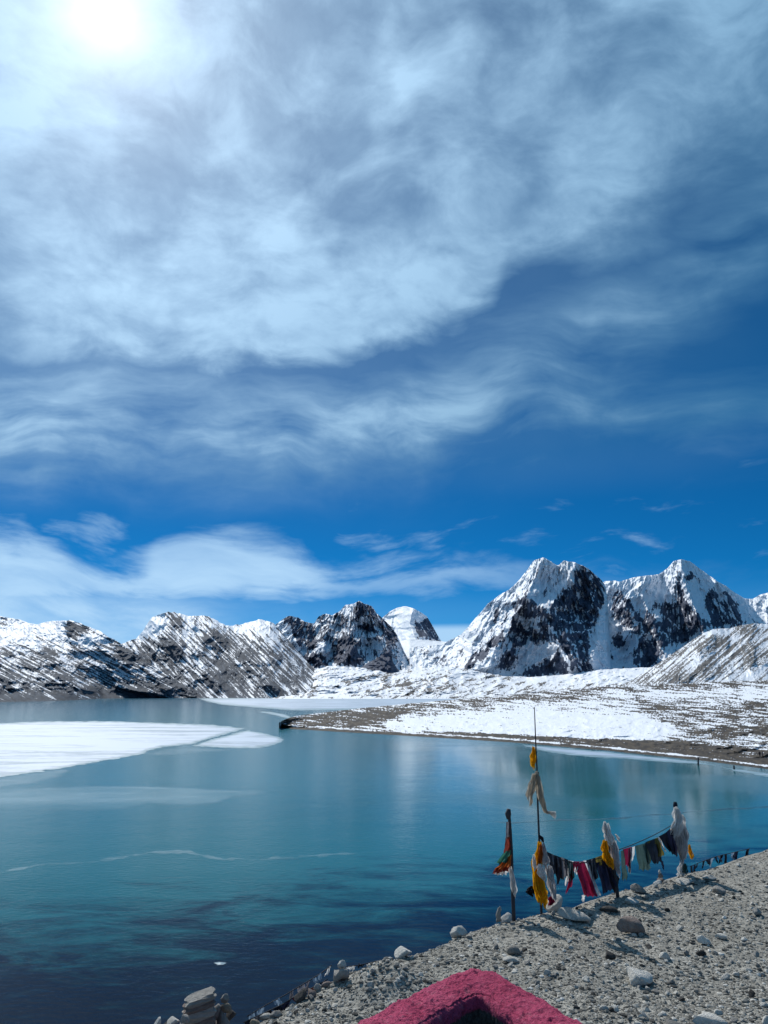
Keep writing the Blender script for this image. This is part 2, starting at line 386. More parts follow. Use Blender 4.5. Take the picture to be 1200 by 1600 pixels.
# --- right massif, farther peak
E2_crest = [(890, 960), (925, 930), (945, 908), (962, 907), (968, 909), (990, 902), (1030, 897), (1043, 888), (1052, 877), (1064, 874), (1078, 877), (1090, 886), (1108, 899), (1122, 909), (1135, 916),
            (1142, 922), (1155, 930), (1163, 935), (1176, 936), (1188, 929), (1200, 926), (1250, 930), (1300, 945)]
E2_rock = [([(905, 930), (952, 915), (954, 950), (972, 1000), (960, 1050), (905, 1060)], -0.1),
           ([(953, 930), (967, 918), (978, 932), (992, 956), (999, 958), (1018, 981), (1032, 1009), (1037, 1023), (1023, 1033), (1009, 1042), (988, 1040), (990, 1019), (1002, 993), (995, 991), (976, 979), (958, 965), (958, 949)], 0.80),
           ([(950, 1002), (967, 984), (976, 1005), (962, 1012)], 0.9), ([(943, 1023), (953, 1014), (957, 1028), (948, 1033)], 0.8),
           ([(1034, 939), (1050, 946), (1057, 935), (1056, 903), (1064, 920), (1083, 953), (1097, 963), (1110, 979), (1093, 985), (1069, 1000), (1037, 1015), (1025, 990), (1008, 962), (1016, 950)], 0.76),
           ([(1018, 955), (1032, 950), (1036, 968), (1024, 975)], 0.15), ([(1066, 925), (1080, 930), (1100, 958), (1090, 960)], 0.12),
           ([(1102, 930), (1109, 916), (1125, 925), (1142, 930), (1153, 946), (1166, 975), (1114, 980), (1107, 958), (1102, 946)], 0.74),
           ([(1069, 904), (1083, 895), (1081, 904), (1074, 909)], 0.85)]
def bare_E2(wx, wy, PX, PY): return strokes(masks(wx, wy, 0.12 + 0.14 * np.clip((PY - 930) / 60, 0, 1), E2_rock, 2.5), wx, wy, E2_lines)
E2_lines = [([(985, 955), (1000, 980), (1022, 1012)], 2, -.6), ([(972, 940), (990, 970), (1008, 1000)], 1.8, -.5), ([(965, 945), (975, 965)], 1.5, -.4), ([(1040, 962), (1060, 980), (1075, 985)], 1.8, -.45), ([(1030, 985), (1050, 1000)], 1.8, -.5), ([(1114, 930), (1122, 955), (1135, 975)], 1.8, -.45), ([(1128, 932), (1142, 955), (1152, 970)], 1.6, -.4), ([(1060, 890), (1063, 925), (1078, 955), (1097, 985)], 2.5, .5), ([(1075, 890), (1100, 915), (1120, 930)], 2, .22), ([(1010, 925), (1030, 945)], 2, .25)]
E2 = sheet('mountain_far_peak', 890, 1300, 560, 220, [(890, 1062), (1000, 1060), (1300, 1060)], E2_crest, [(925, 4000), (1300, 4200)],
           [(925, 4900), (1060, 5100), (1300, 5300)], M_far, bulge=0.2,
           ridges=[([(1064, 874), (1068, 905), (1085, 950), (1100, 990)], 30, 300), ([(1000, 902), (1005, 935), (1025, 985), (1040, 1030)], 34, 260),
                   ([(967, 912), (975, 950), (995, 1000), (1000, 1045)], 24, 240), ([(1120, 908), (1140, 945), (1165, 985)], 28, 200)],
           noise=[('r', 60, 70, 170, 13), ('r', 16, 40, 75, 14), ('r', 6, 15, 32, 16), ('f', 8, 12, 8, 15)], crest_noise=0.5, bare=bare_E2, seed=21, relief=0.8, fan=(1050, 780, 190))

# --- snow dome behind the saddle
def bare_C(wx, wy, PX, PY): return masks(wx, wy, 0.12 + 0 * PX, [([(646, 974), (658, 968), (670, 967), (684, 986), (690, 1004), (674, 1003), (654, 994)], 0.68), ([(596, 990), (612, 975), (625, 1000), (610, 1012)], 0.42)])
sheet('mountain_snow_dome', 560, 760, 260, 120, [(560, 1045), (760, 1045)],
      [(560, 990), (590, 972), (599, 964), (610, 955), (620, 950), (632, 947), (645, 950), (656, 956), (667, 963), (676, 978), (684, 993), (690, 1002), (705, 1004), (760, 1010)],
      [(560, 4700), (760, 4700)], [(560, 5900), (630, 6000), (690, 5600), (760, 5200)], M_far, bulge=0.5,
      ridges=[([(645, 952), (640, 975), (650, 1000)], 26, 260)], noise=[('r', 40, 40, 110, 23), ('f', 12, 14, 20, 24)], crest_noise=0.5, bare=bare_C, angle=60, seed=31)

# --- dark central peak
B_crest = [(420, 985), (440, 968), (453, 962), (466, 965), (478, 972), (491, 974), (498, 963), (506, 959), (518, 961), (530, 956), (540, 945), (552, 943), (561, 939), (570, 943), (581, 947), (589, 959), (600, 968), (612, 980), (621, 992), (628, 1010), (640, 1035), (660, 1050)]
B_rock = [([(498, 962), (536, 958), (556, 950), (563, 941), (581, 948), (592, 961), (620, 990), (622, 1015), (600, 1020), (570, 1035), (525, 1042), (500, 1010)], 0.46),
          ([(518, 1030), (526, 1008), (535, 994), (553, 998), (563, 1022), (572, 1032), (561, 1038), (530, 1041)], 0.98),
          ([(553, 955), (563, 941), (581, 948), (589, 961), (583, 968), (570, 957), (555, 970)], 0.95), ([(561, 976), (585, 974), (588, 986), (568, 987)], 0.95),
          ([(592, 961), (620, 991), (618, 1010), (605, 1003), (598, 985)], 0.78), ([(440, 966), (453, 962), (475, 972), (477, 1007), (466, 1011), (457, 981)], 0.82),
          ([(479, 976), (492, 976), (494, 1015), (481, 1015)], 0.85), ([(535, 950), (548, 944), (552, 952), (540, 965)], 0.1),
          ([(585, 1004), (601, 1000), (600, 1022), (588, 1025)], 0.05), ([(562, 963), (572, 962), (573, 973), (564, 974)], 0.05), ([(490, 1015), (512, 1000), (520, 1015), (512, 1035), (490, 1030)], 0.12),
          ([(565, 996), (574, 994), (576, 1004), (568, 1006)], 0.1), ([(470, 1025), (490, 1020), (515, 1030), (510, 1040), (490, 1042)], 0.75)]
def bare_B(wx, wy, PX, PY): return masks(wx, wy, 0.30 + 0 * PX, B_rock, 2.5)
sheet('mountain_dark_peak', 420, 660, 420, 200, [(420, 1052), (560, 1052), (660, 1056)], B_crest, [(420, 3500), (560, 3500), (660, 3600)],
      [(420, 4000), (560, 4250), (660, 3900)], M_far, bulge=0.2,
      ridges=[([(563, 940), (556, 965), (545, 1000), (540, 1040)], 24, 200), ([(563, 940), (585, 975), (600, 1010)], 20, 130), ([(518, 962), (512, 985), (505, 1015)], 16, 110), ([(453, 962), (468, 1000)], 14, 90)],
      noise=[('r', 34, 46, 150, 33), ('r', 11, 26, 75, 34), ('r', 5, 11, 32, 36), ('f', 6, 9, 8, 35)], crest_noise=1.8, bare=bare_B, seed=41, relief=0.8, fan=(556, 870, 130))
def bare_K(wx, wy, PX, PY): return 0.72 + 0.25 * np.clip((wx - 578) / 12, 0, 1)
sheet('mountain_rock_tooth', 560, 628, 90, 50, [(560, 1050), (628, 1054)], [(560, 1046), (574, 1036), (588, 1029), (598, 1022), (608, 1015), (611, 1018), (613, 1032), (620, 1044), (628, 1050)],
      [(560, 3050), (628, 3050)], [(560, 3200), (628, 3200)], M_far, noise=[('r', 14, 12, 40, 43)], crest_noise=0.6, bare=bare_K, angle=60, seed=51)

# --- glacier falling from the saddle
def bare_D(wx, wy, PX, PY):
    ice = np.clip(poly_sd(wx, wy, [(618, 1042), (632, 1028), (655, 1026), (678, 1033), (665, 1046), (640, 1050)]) / 6 + 0.5, 0, 1)
    return 0.06 + 0.40 * ice
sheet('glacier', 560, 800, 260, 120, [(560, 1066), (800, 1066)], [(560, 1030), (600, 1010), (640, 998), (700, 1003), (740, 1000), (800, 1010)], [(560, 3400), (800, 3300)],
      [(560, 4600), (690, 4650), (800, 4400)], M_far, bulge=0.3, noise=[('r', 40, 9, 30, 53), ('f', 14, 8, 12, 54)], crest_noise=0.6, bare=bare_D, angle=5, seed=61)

# --- moraine and snow hills of the valley floor
def bare_G(wx, wy, PX, PY):
    b = 0.26 + 0.12 * np.clip((wy - 1050) / 25, 0, 1) * np.clip((wx - 560) / 60, 0, 1)
    lines = [[(470, 1085), (520, 1072), (575, 1060), (640, 1048)], [(560, 1088), (580, 1078), (620, 1070), (680, 1060), (715, 1050)], [(640, 1086), (700, 1072), (760, 1058), (800, 1052)], [(600, 1064), (640, 1070), (645, 1084)]]
    for l in lines: b = b + 0.26 * np.clip(1 - seg_dist(wx, wy, l) / 5.0, 0, 1)
    return np.where((wx > 800) & (wy < 1066), b * 0.35, b)
sheet('valley_snow_hills', 380, 1120, 700, 130, [(380, 1092), (1120, 1092)],
      [(380, 1092), (420, 1090), (445, 1076), (468, 1058), (490, 1047), (515, 1040), (560, 1043), (610, 1048), (660, 1044), (700, 1041), (740, 1048), (790, 1056), (830, 1058), (880, 1054), (940, 1046), (1000, 1043), (1120, 1040)],
      lambda x, y: lake_Y(x, y), [(380, 2300), (480, 3000), (700, 3300), (1120, 3200)], M_moraine, bulge=0.35,
      noise=[('r', 70, 22, 150, 63), ('r', 26, 10, 70, 64), ('f', 9, 5, 22, 65)], crest_noise=1.6, bare=bare_G, angle=-18, seed=71)

# --- left ridges
A2_crest = [(150, 1020), (190, 1006), (212, 998), (224, 985), (236, 966), (250, 960), (262, 956), (276, 957), (296, 962), (318, 962), (333, 966), (345, 974), (358, 978), (372, 976), (392, 972), (404, 968), (415, 969), (427, 973), (438, 986), (450, 1000), (462, 1014), (476, 1030), (490, 1044), (505, 1062), (520, 1078), (540, 1088)]
A2_rock = [([(259, 960), (268, 955), (282, 965), (295, 983), (279, 988), (267, 983)], 0.80), ([(297, 962), (333, 966), (325, 985), (310, 985)], 0.55),
           ([(320, 989), (338, 986), (365, 1001), (399, 1025), (421, 1048), (441, 1084), (387, 1088), (356, 1088), (329, 1043), (311, 1014)], 0.70),
           ([(230, 992), (264, 988), (288, 1005), (313, 1030), (331, 1066), (327, 1090), (150, 1090), (200, 1030)], 0.64),
           ([(425, 971), (440, 968), (462, 985), (476, 1012), (466, 1014), (446, 990)], 0.62)]
def bare_A2(wx, wy, PX, PY):
    b = 0.36 + 0.26 * np.clip((wy - 980) / 60, 0, 1)
    b = b - 0.45 * np.clip((262 - wx) / 14, 0, 1) * np.clip((1004 - wy) / 14, 0, 1) - 0.12 * np.clip((1000 - wy) / 20, 0, 1)
    return masks(wx, wy, b, A2_rock, 6.0) + 0.22 * fbm(PX / 38, PY / 24, 3, 77)
sheet('hills_middle_ridge', 150, 540, 620, 220, [(150, 1090.5), (540, 1091)], A2_crest, lambda x, y: lake_Y(x, y),
      [(150, 2700), (260, 3100), (400, 3400), (480, 3200), (540, 2500)], M_scree, bulge=0.2,
      ridges=[([(262, 956), (300, 1010), (340, 1085)], 40, 90), ([(333, 986), (380, 1020), (430, 1080)], 36, 110), ([(392, 972), (440, 1030), (480, 1075)], 30, 60), ([(264, 990), (290, 1030), (300, 1085)], 18, 40)],
      noise=[('r', 60, 60, 110, 73), ('r', 20, 34, 44, 74), ('f', 8, 8, 8, 75)], crest_noise=2.4, bare=bare_A2, angle=44, seed=81)
A1_crest = [(-120, 950), (-60, 958), (0, 963), (14, 965), (30, 968), (44, 973), (56, 976), (72, 972), (88, 970), (100, 969), (110, 969), (124, 973), (140, 980), (155, 985), (168, 994), (185, 1003), (205, 1016), (225, 1030), (250, 1048), (280, 1066), (310, 1082), (330, 1089)]
A1_rock = [([(100, 972), (110, 969), (140, 980), (150, 990), (122, 994), (117, 1002), (105, 990)], 0.74), ([(160, 987), (190, 1005), (225, 1035), (215, 1044), (190, 1032), (180, 1015)], 0.78),
           ([(0, 962), (14, 965), (14, 972), (0, 975)], 0.55), ([(68, 1008), (80, 1015), (88, 1028), (76, 1024)], 0.7)]
def bare_A1(wx, wy, PX, PY):
    b = 0.10 + 0.48 * np.clip((wy - 982) / 52, 0, 1) + 0.30 * np.clip((wy - 1060) / 28, 0, 1)
    return masks(wx, wy, b, A1_rock, 3.5) + 0.22 * fbm(PX / 45, PY / 18, 3, 78)
sheet('hills_left_ridge', -120, 330, 700, 220, [(-120, 1100), (0, 1097), (60, 1096), (120, 1094), (160, 1091.5), (330, 1090.6)], A1_crest, lambda x, y: lake_Y(x, y),
      [(-120, 2400), (100, 2500), (200, 2350), (330, 2150)], M_scree, bulge=0.25,
      ridges=[([(108, 970), (150, 1005), (215, 1060), (250, 1090)], 40, 70), ([(30, 968), (70, 1020), (110, 1085)], 40, 50), ([(-20, 965), (0, 1020), (30, 1090)], 36, 40)],
      noise=[('r', 70, 40, 75, 83), ('r', 22, 22, 34, 84), ('f', 8, 6, 8, 85)], crest_noise=1.8, bare=bare_A1, angle=27, seed=91)

# --- striped scree hill on the right
F_crest = [(930, 1084), (960, 1074), (985, 1064), (1008, 1050), (1035, 1032), (1062, 1014), (1085, 998), (1100, 989), (1112, 984), (1126, 982), (1140, 982), (1158, 977), (1178, 974), (1200, 975), (1300, 965)]
def bare_F(wx, wy, PX, PY):
    b = 0.55 - 0.22 * np.clip((wy - 1045) / 15, 0, 1) * np.clip((wx - 1090) / 50, 0, 1)
    b = b - 0.45 * np.clip(1 - seg_dist(wx, wy, [(1100, 990), (1140, 985)]) / 6, 0, 1) - 0.4 * np.clip((wx - 1175) / 20, 0, 1) * np.clip((985 - wy) / 6, 0, 1)
    return b
M_stripe = mountain_mat('snow_and_striped_scree', (0.085, 0.082, 0.08), (0.15, 0.145, 0.14), (0.020, 0.23), 0.62, 0.34, 0.12, bd=0.8)
sheet('hill_striped_scree', 930, 1300, 480, 170, [(930, 1086), (1000, 1080), (1120, 1074), (1300, 1068)], F_crest, [(930, 1150), (1300, 1300)], [(930, 1170), (1000, 1500), (1120, 1800), (1300, 1850)],
      M_stripe, bulge=0.15, ridges=[([(1126, 982), (1080, 1030), (1030, 1078)], 34, 40)], noise=[('r', 50, 60, 40, 93), ('f', 12, 12, 10, 95)], crest_noise=0.9, bare=bare_F, angle=-40, seed=101)

# --- the low snowy point on the far side of the water
def bare_H(wx, wy, PX, PY):
    foot = itp(H_foot, PX); up = foot - PY + 2.2 * fbm(PX / 14, PY / 3, 3, 5)
    b = 0.53 + 0.15 * fbm(PX / 50, PY / 9, 3, 79)
    b = masks(wx, wy, b, [([(560, 1136), (620, 1120), (680, 1118), (760, 1110), (850, 1106), (1000, 1117), (1060, 1140), (1000, 1164), (830, 1156), (700, 1146)], 0.08),
                          ([(780, 1104), (860, 1096), (1000, 1098), (980, 1110), (860, 1106)], 0.22),
                          ([(970, 1100), (1080, 1102), (1190, 1112), (1150, 1124), (1040, 1116)], 0.60), ([(1080, 1146), (1130, 1138), (1220, 1130), (1220, 1146), (1130, 1152)], 0.80),
                          ([(940, 1080), (1220, 1074), (1220, 1090), (960, 1094)], 0.30), ([(520, 1112), (600, 1104), (640, 1110), (600, 1136), (500, 1138), (470, 1128)], 0.80),
                          ([(440, 1118), (470, 1116), (505, 1130), (500, 1144), (440, 1140)], 0.78),
                          ([(700, 1090), (850, 1080), (980, 1068), (990, 1074), (860, 1088), (700, 1100)], 0.62)], 6.0)
    wide = np.interp(PX, [440, 600, 760, 900, 1040, 1200], [4, 5, 12, 15, 24, 30])
    band = np.clip((up - 5.5) / 2, 0, 1) * np.clip((wide - up) / 3 + 0.5, 0, 1)
    b = b * (1 - band) + 0.95 * band
    rim = np.clip((up - 3.0) / 1.2, 0, 1) * np.clip((6.8 - up) / 1.5, 0, 1)
    b = b * (1 - rim) + 0.34 * rim
    low = np.clip((4.4 - up) / 1.2, 0, 1)
    return b * (1 - low) + 1.25 * low
H_foot = [(436, 1130), (441, 1136), (455, 1139), (520, 1143), (640, 1150), (800, 1160), (950, 1173), (1100, 1189), (1200, 1202), (1340, 1222)]
sheet('far_shore_point', 436, 1340, 1000, 170, H_foot,
      [(436, 1129), (445, 1124), (460, 1119), (500, 1114), (560, 1107), (640, 1099), (700, 1094), (800, 1085), (900, 1077), (980, 1070), (1060, 1068), (1200, 1062), (1340, 1056)],
      lambda x, y: lake_Y(x, y), [(436, 445), (470, 520), (560, 640), (700, 850), (1000, 1100), (1340, 1200)], M_shore, bulge=0.0,
      noise=[('r', 60, 14, 10, 103), ('f', 16, 6, 4, 105)], crest_noise=0.8, bare=bare_H, angle=5, seed=111, back=0.2)

# ------------------------------------------------------------------ near bank and lake bed: one sheet of ground to the horizon
EDGE_PX = [(330, 1620), (420, 1580), (480, 1553), (545, 1527), (620, 1490), (720, 1457), (800, 1432), (900, 1411), (1000, 1387), (1100, 1356), (1200, 1327)]
BANK_Z = -2.3
EDGE = np.array([on_plane(px, py, BANK_Z) for px, py in EDGE_PX])
EDGE[:, 1] -= 0.22
s0 = (EDGE[2, 1] - EDGE[0, 1]) / (EDGE[2, 0] - EDGE[0, 0]); s1 = (EDGE[-1, 1] - EDGE[-3, 1]) / (EDGE[-1, 0] - EDGE[-3, 0])
EX = np.concatenate([[EDGE[0, 0] - 9000], EDGE[:, 0], [EDGE[-1, 0] + 9000]])
EY = np.concatenate([[EDGE[0, 1] - 9000 * s0], EDGE[:, 1], [EDGE[-1, 1] + 9000 * s1]])
def ground_z(x, y, fine=True):
    x = np.asarray(x, float); y = np.asarray(y, float)
    d = (y - np.interp(x, EX, EY)) * 0.72
    d = d + 0.10 * fbm(x * 0.9, y * 0.9, 3, 200)
    dp = np.clip(d, 0, None)
    z = BANK_Z - 0.85 * dp * dp / (dp + 0.55)
    near = np.exp(-((x - 1) ** 2 + (y - 8) ** 2) / 900.0)
    z = z + near * (0.10 * fbm(x * 0.45, y * 0.45, 3, 201) + 0.035 * fbm(x * 2.2, y * 2.2, 4, 202))
    mx, my = on_plane(598, 1542, BANK_Z)                    # a lump of earth by the painted wall
    z = z + 0.16 * np.exp(-(((x - mx) / 0.34) ** 2 + ((y - my) / 0.30) ** 2)) * (1 + 0.6 * fbm(x * 5, y * 5, 4, 203))
    if fine: z = z + near * 0.008 * fbm(x * 9, y * 9, 4, 204)
    return np.maximum(z, -27.0)
def axis(lo, hi, step, far):
    a = np.arange(lo, hi, step); s = step; out_hi = []; v = hi
    while v < far: out_hi.append(v); s *= 1.22; v += s
    out_lo = []; v = lo; s = step
    while v > -far: s *= 1.22; v -= s; out_lo.append(v)
    return np.concatenate([out_lo[::-1], a, out_hi])
gx = axis(-3.2, 9.5, 0.035, 14000); gy = axis(3.0, 16.5, 0.04, 14000)
GX, GY = np.meshgrid(gx, gy)
GZ = ground_z(GX, GY)

def ground_mat():
    m, g, b = new_mat('gravel')
    p = g.node('ShaderNodeTexCoord').outputs['Object']
    n1 = g.noise(p, 1.3, 5, 0.6); n2 = g.noise(p, 22, 6, 0.7); n3 = g.noise(p, 85, 3, 0.7)
    v = g.node('ShaderNodeTexVoronoi', {'Vector': p, 'Scale': 26.0, 'Randomness': 1.0})
    vc = g.node('ShaderNodeSeparateColor', {0: v.outputs['Color']}).outputs[0]
    v2 = g.node('ShaderNodeTexVoronoi', {'Vector': p, 'Scale': 60.0, 'Randomness': 1.0})
    vc2 = g.node('ShaderNodeSeparateColor', {0: v2.outputs['Color']}).outputs[1]
    base = g.mix(g.step(n1, 0.35, 0.68), (0.225, 0.216, 0.190), (0.315, 0.303, 0.268))
    s = g.add(g.mul(g.sub(vc, 0.5), 0.5), g.add(g.mul(g.sub(vc2, 0.5), 0.5), g.add(g.mul(g.sub(n2, 0.5), 1.1), g.mul(g.sub(n3, 0.5), 1.7))))
    val = g.m('MAXIMUM', g.add(1.0, s), 0.25)
    col = g.node('ShaderNodeVectorMath', {0: base, 'Scale': val}, operation='SCALE').outputs[0]
    setp(g, b, color=col, rough=0.95, spec=0.15)
    h = g.add(g.mul(g.sub(1.0, v.outputs['Distance']), 0.5), g.add(n2, g.mul(n3, 0.6)))
    setp(g, b, normal=bump(g, h, 0.9, 0.014))
    return m
M_ground = ground_mat()
ground = structure(mesh_obj('ground', np.stack([GX, GY, GZ], -1).reshape(-1, 3), grid_faces(len(gy), len(gx)), M_ground))

def hit(px, py):
    """where the line of sight through a spot of the photograph meets the bank"""
    a, b = ray(px, py); lo, hi = 2.5, 25.0
    for n_ in (220, 60):
        Ys = np.linspace(lo, hi, n_); zz = ground_z(a * Ys, Ys); k = int(np.argmax(b * Ys < zz))
        if b * Ys[k] >= zz[k] or Ys[k] > 18: return hit(px, py + 1.5)
        lo, hi = Ys[max(k - 1, 0)], Ys[k]
    return Vector((float(a * Ys[k]), float(Ys[k]), float(zz[k])))

# ------------------------------------------------------------------ lake
def lake_mat():
    m, g, b = new_mat('lake_water')
    p = g.node('ShaderNodeTexCoord').outputs['Object']
    sp = g.node('ShaderNodeSeparateXYZ', {0: p}).outputs
    # depth grows away from the near shore; dark weed bed in the shallows
    s = g.sub(sp[1], g.mul(sp[0], 0.42))
    nb = g.noise(g.mapv(p, (1, 2.4, 1), (0, 0, R(22))), 0.09, 8, 0.68, 0.6)
    sh = g.add(s, g.mul(g.sub(nb, 0.5), 95.0))
    f = g.step(sh, 74.0, 112.0)
    nbig = g.noise(g.mapv(p, (0.6, 1.4, 1)), 0.012, 4, 0.5, 0.5)
    deep = g.mix(g.step(nbig, 0.35, 0.65), (0.013, 0.106, 0.126), (0.022, 0.130, 0.150))
    far = g.mix(g.step(s, 450, 1400), g.mix(g.step(s, 95, 230), deep, (0.048, 0.175, 0.215)), (0.022, 0.120, 0.185))
    wd = g.noise(g.mapv(p, (1, 2.0, 1), (0, 0, R(20))), 0.22, 7, 0.65, 0.6)
    weed = g.mix(g.step(wd, 0.50, 0.72), (0.001, 0.004, 0.014), (0.004, 0.018, 0.034))
    col = g.mix(f, weed, far)
    rp = g.noise(g.mapv(p, (1, 1.7, 1)), 0.9, 4, 0.6, 0.3); rp2 = g.noise(p, 0.12, 3, 0.5)
    open_ = g.m('MAXIMUM', g.step(sp[0], 40, -30), g.step(sp[1], 230, 420))      # wind reaches the left and far water, the right lies calm
    cal = g.noise(g.mapv(p, (1, 1.6, 1), loc=(31, 7, 0)), 0.010, 3, 0.5, 0.4)
    setp(g, b, color=col, rough=g.m('MAXIMUM', g.step(cal, 0.42, 0.62, 0.06, 0.15), g.mul(open_, 0.15)), ior=1.33, spec=g.step(open_, 0, 1, 0.24, 0.09))
    setp(g, b, normal=bump(g, g.add(rp, g.mul(rp2, 2.0)), g.add(0.03, g.mul(open_, 0.12)), 0.35))
    return m
xs = np.concatenate([-np.geomspace(6000, 50, 20), np.linspace(-40, 40, 5), np.geomspace(50, 6000, 20)])
LX, LY = np.meshgrid(xs, np.concatenate([[-3000, -500, -100], np.geomspace(10, 5200, 30)]))
lake = structure(mesh_obj('lake', np.stack([LX, LY, np.full(LX.shape, LAKE_Z)], -1).reshape(-1, 3), grid_faces(*LX.shape), lake_mat()))

# ------------------------------------------------------------------ ice on the lake
def ice_mat(name, c0, c1, alpha0, alpha1, scale=0.02, rough=0.5, lo=0.40, hi=0.60, rim=6.0, rimc=(0.30, 0.46, 0.54)):
    """'rim' says how far inside the outline a spot lies (in steps of the outline's own unit); the ice thins out and breaks up towards it"""
    m, g, b = new_mat(name)
    p = g.node('ShaderNodeTexCoord').outputs['Object']; e = g.node('ShaderNodeAttribute', attribute_name='rim').outputs['Fac']
    n = g.noise(g.mapv(p, (0.45, 1.5, 1), (0, 0, R(4))), scale, 7, 0.64, 0.5)
    n2 = g.noise(g.mapv(p, (0.7, 1.4, 1)), scale * 6, 6, 0.65, 0.4)
    v = g.step(g.add(g.mul(n, 0.75), g.mul(n2, 0.25)), lo, hi)
    ed = g.add(e, g.mul(g.sub(n2, 0.5), rim * 1.4))
    body = g.step(ed, 0.0, rim); cut = g.step(ed, -0.6, 0.6)
    al = g.mul(cut, g.mix(body, (alpha0 * 0.75,) * 3, g.mix(v, (alpha0,) * 3, (alpha1,) * 3)))
    setp(g, b, color=g.mix(body, rimc, g.mix(v, c0, c1)), rough=rough, spec=0.3, alpha=al, normal=bump(g, g.add(n, n2), 0.3, 0.4))
    return m
M_ice = ice_mat('snowy_ice', (0.25, 0.36, 0.47), (0.38, 0.475, 0.595), 0.80, 1.0, 0.035, lo=0.40, hi=0.52, rim=4.0)
M_thin = ice_mat('thin_grey_ice', (0.35, 0.55, 0.62), (0.50, 0.66, 0.72), 0.10, 0.40, 0.02, 0.25, rim=3.0)
M_film = ice_mat('ice_film', (0.30, 0.52, 0.60), (0.45, 0.65, 0.72), 0.08, 0.38, 0.02, 0.25, lo=0.38, hi=0.64, rim=3.5)
M_crack = ice_mat('refrozen_crack', (0.40, 0.60, 0.66), (0.6, 0.75, 0.8), 0.0, 0.26, 0.06, 0.3, lo=0.44, hi=0.66, rim=1.6)
M_dark_crack = ice_mat('open_crack', (0.03, 0.08, 0.11), (0.05, 0.12, 0.15), 0.25, 0.7, 0.05, 0.3, rim=0.6)
def ice_sheet(name, pix, mat, thick, label, z0=0.02, jit=1.0, group=None):
    """a sheet of ice traced on the water plane, thickest in its middle and melting to nothing at its frayed rim"""
    q = np.array(pix, float); x0, x1 = q[:, 0].min() - 8, q[:, 0].max() + 8; y0, y1 = q[:, 1].min() - 2.5, q[:, 1].max() + 2.5
    nx = int(np.clip((x1 - x0) / 2.2, 24, 420)); ny = int(np.clip((y1 - y0) / 0.5, 16, 150))
    PX, PY = np.meshgrid(np.linspace(x0, x1, nx), np.linspace(y0, y1, ny))
    wx = PX + jit * 7 * fbm(PX / 26.0, PY / 6.0, 4, 301, 0.6); wy = PY + jit * 1.6 * fbm(PX / 14.0, PY / 4.0, 5, 300, 0.6)
    sd = poly_sd(wx / 3.0, wy, [(a / 3.0, b) for a, b in pix])
    X, Y = on_plane(PX, PY, LAKE_Z + z0); k = np.clip(sd / 2.5, 0, 1); Z = LAKE_Z + z0 + thick * k * k * (3 - 2 * k)
    F = grid_faces(ny, nx); keep = (sd.ravel()[F] > -1.5).any(1); F = F[keep]
    used = np.unique(F); mp = np.full(nx * ny, -1); mp[used] = np.arange(len(used))
    o = mesh_obj(name, np.stack([X, Y, Z], -1).reshape(-1, 3)[used], mp[F][:, ::-1], mat); attr(o, 'rim', sd.ravel()[used])
    return tag(o, label, 'ice', group)
ice_sheet('ice_sheet', [(-220, 1142), (-80, 1134), (0, 1130), (70, 1127), (170, 1127), (250, 1129.5), (330, 1132.5), (383, 1138), (368, 1143), (335, 1152), (297, 1163), (255, 1167), (238, 1171), (222, 1178), (150, 1191), (80, 1203), (0, 1214.5), (-100, 1232), (-220, 1250)],
          M_ice, 0.10, 'largest white snow covered ice sheet floating on the left of the lake')
ice_sheet('ice_sheet', [(388, 1141), (412, 1146), (432, 1151), (445, 1155.5), (436, 1161), (418, 1166.5), (395, 1169), (350, 1168.5), (302, 1165.5), (318, 1160), (340, 1153), (362, 1147)],
          M_ice, 0.10, 'small white ice floe split off the tip of the largest ice sheet')
ice_sheet('ice_sheet', [(228, 1178), (262, 1168.5), (300, 1167.5), (345, 1170), (372, 1171), (330, 1176), (285, 1179), (248, 1180.5)], M_thin, 0.03, 'thin blue grey ice wedge between the large ice sheet and the small floe')
ice_sheet('ice_sheet', [(-140, 1238), (0, 1216.5), (55, 1208), (104, 1200.5), (112, 1204), (96, 1214), (50, 1224), (0, 1231), (-140, 1250)], M_thin, 0.03, 'thin grey ice tongue along the near edge of the largest ice sheet')
ice_sheet('ice_sheet', [(-160, 1238), (0, 1233), (150, 1227), (250, 1228.5), (340, 1233), (425, 1237), (400, 1242), (370, 1246), (340, 1255), (290, 1260), (230, 1256), (200, 1264), (140, 1267.5), (60, 1266), (0, 1265), (-160, 1272)],
          M_film, 0.03, 'wide pale film of ice in front of the white ice sheets')
ice_sheet('ice_sheet', [(311, 1091.4), (400, 1089.6), (700, 1089.2), (900, 1089.6), (760, 1097), (650, 1106), (560, 1109), (455, 1110), (400, 1105.5), (345, 1101), (322, 1095.5)], M_ice, 0.10, 'long white snow covered ice below the far valley behind the point', jit=0.25)
ice_sheet('ice_sheet', [(404, 1111), (425, 1112.5), (446, 1116.5), (456, 1121), (450, 1123), (430, 1117.5), (408, 1113)], M_ice, 0.10, 'narrow white ice strip at the rocky tip of the far point', jit=0.2)
ice_sheet('ice_sheet', [(816, 1164), (850, 1166), (950, 1175), (1090, 1190), (1120, 1196), (1080, 1193), (1000, 1187.5), (900, 1181), (845, 1173)], M_ice, 0.15, 'white ice ledge along the far shore behind the tall flag pole', jit=0.4)
ice_sheet('ice_sheet', [(1130, 1199), (1200, 1208), (1300, 1222), (1300, 1228), (1210, 1216), (1150, 1205)], M_ice, 0.12, 'short white ice ledge at the right end of the far shore', jit=0.4)

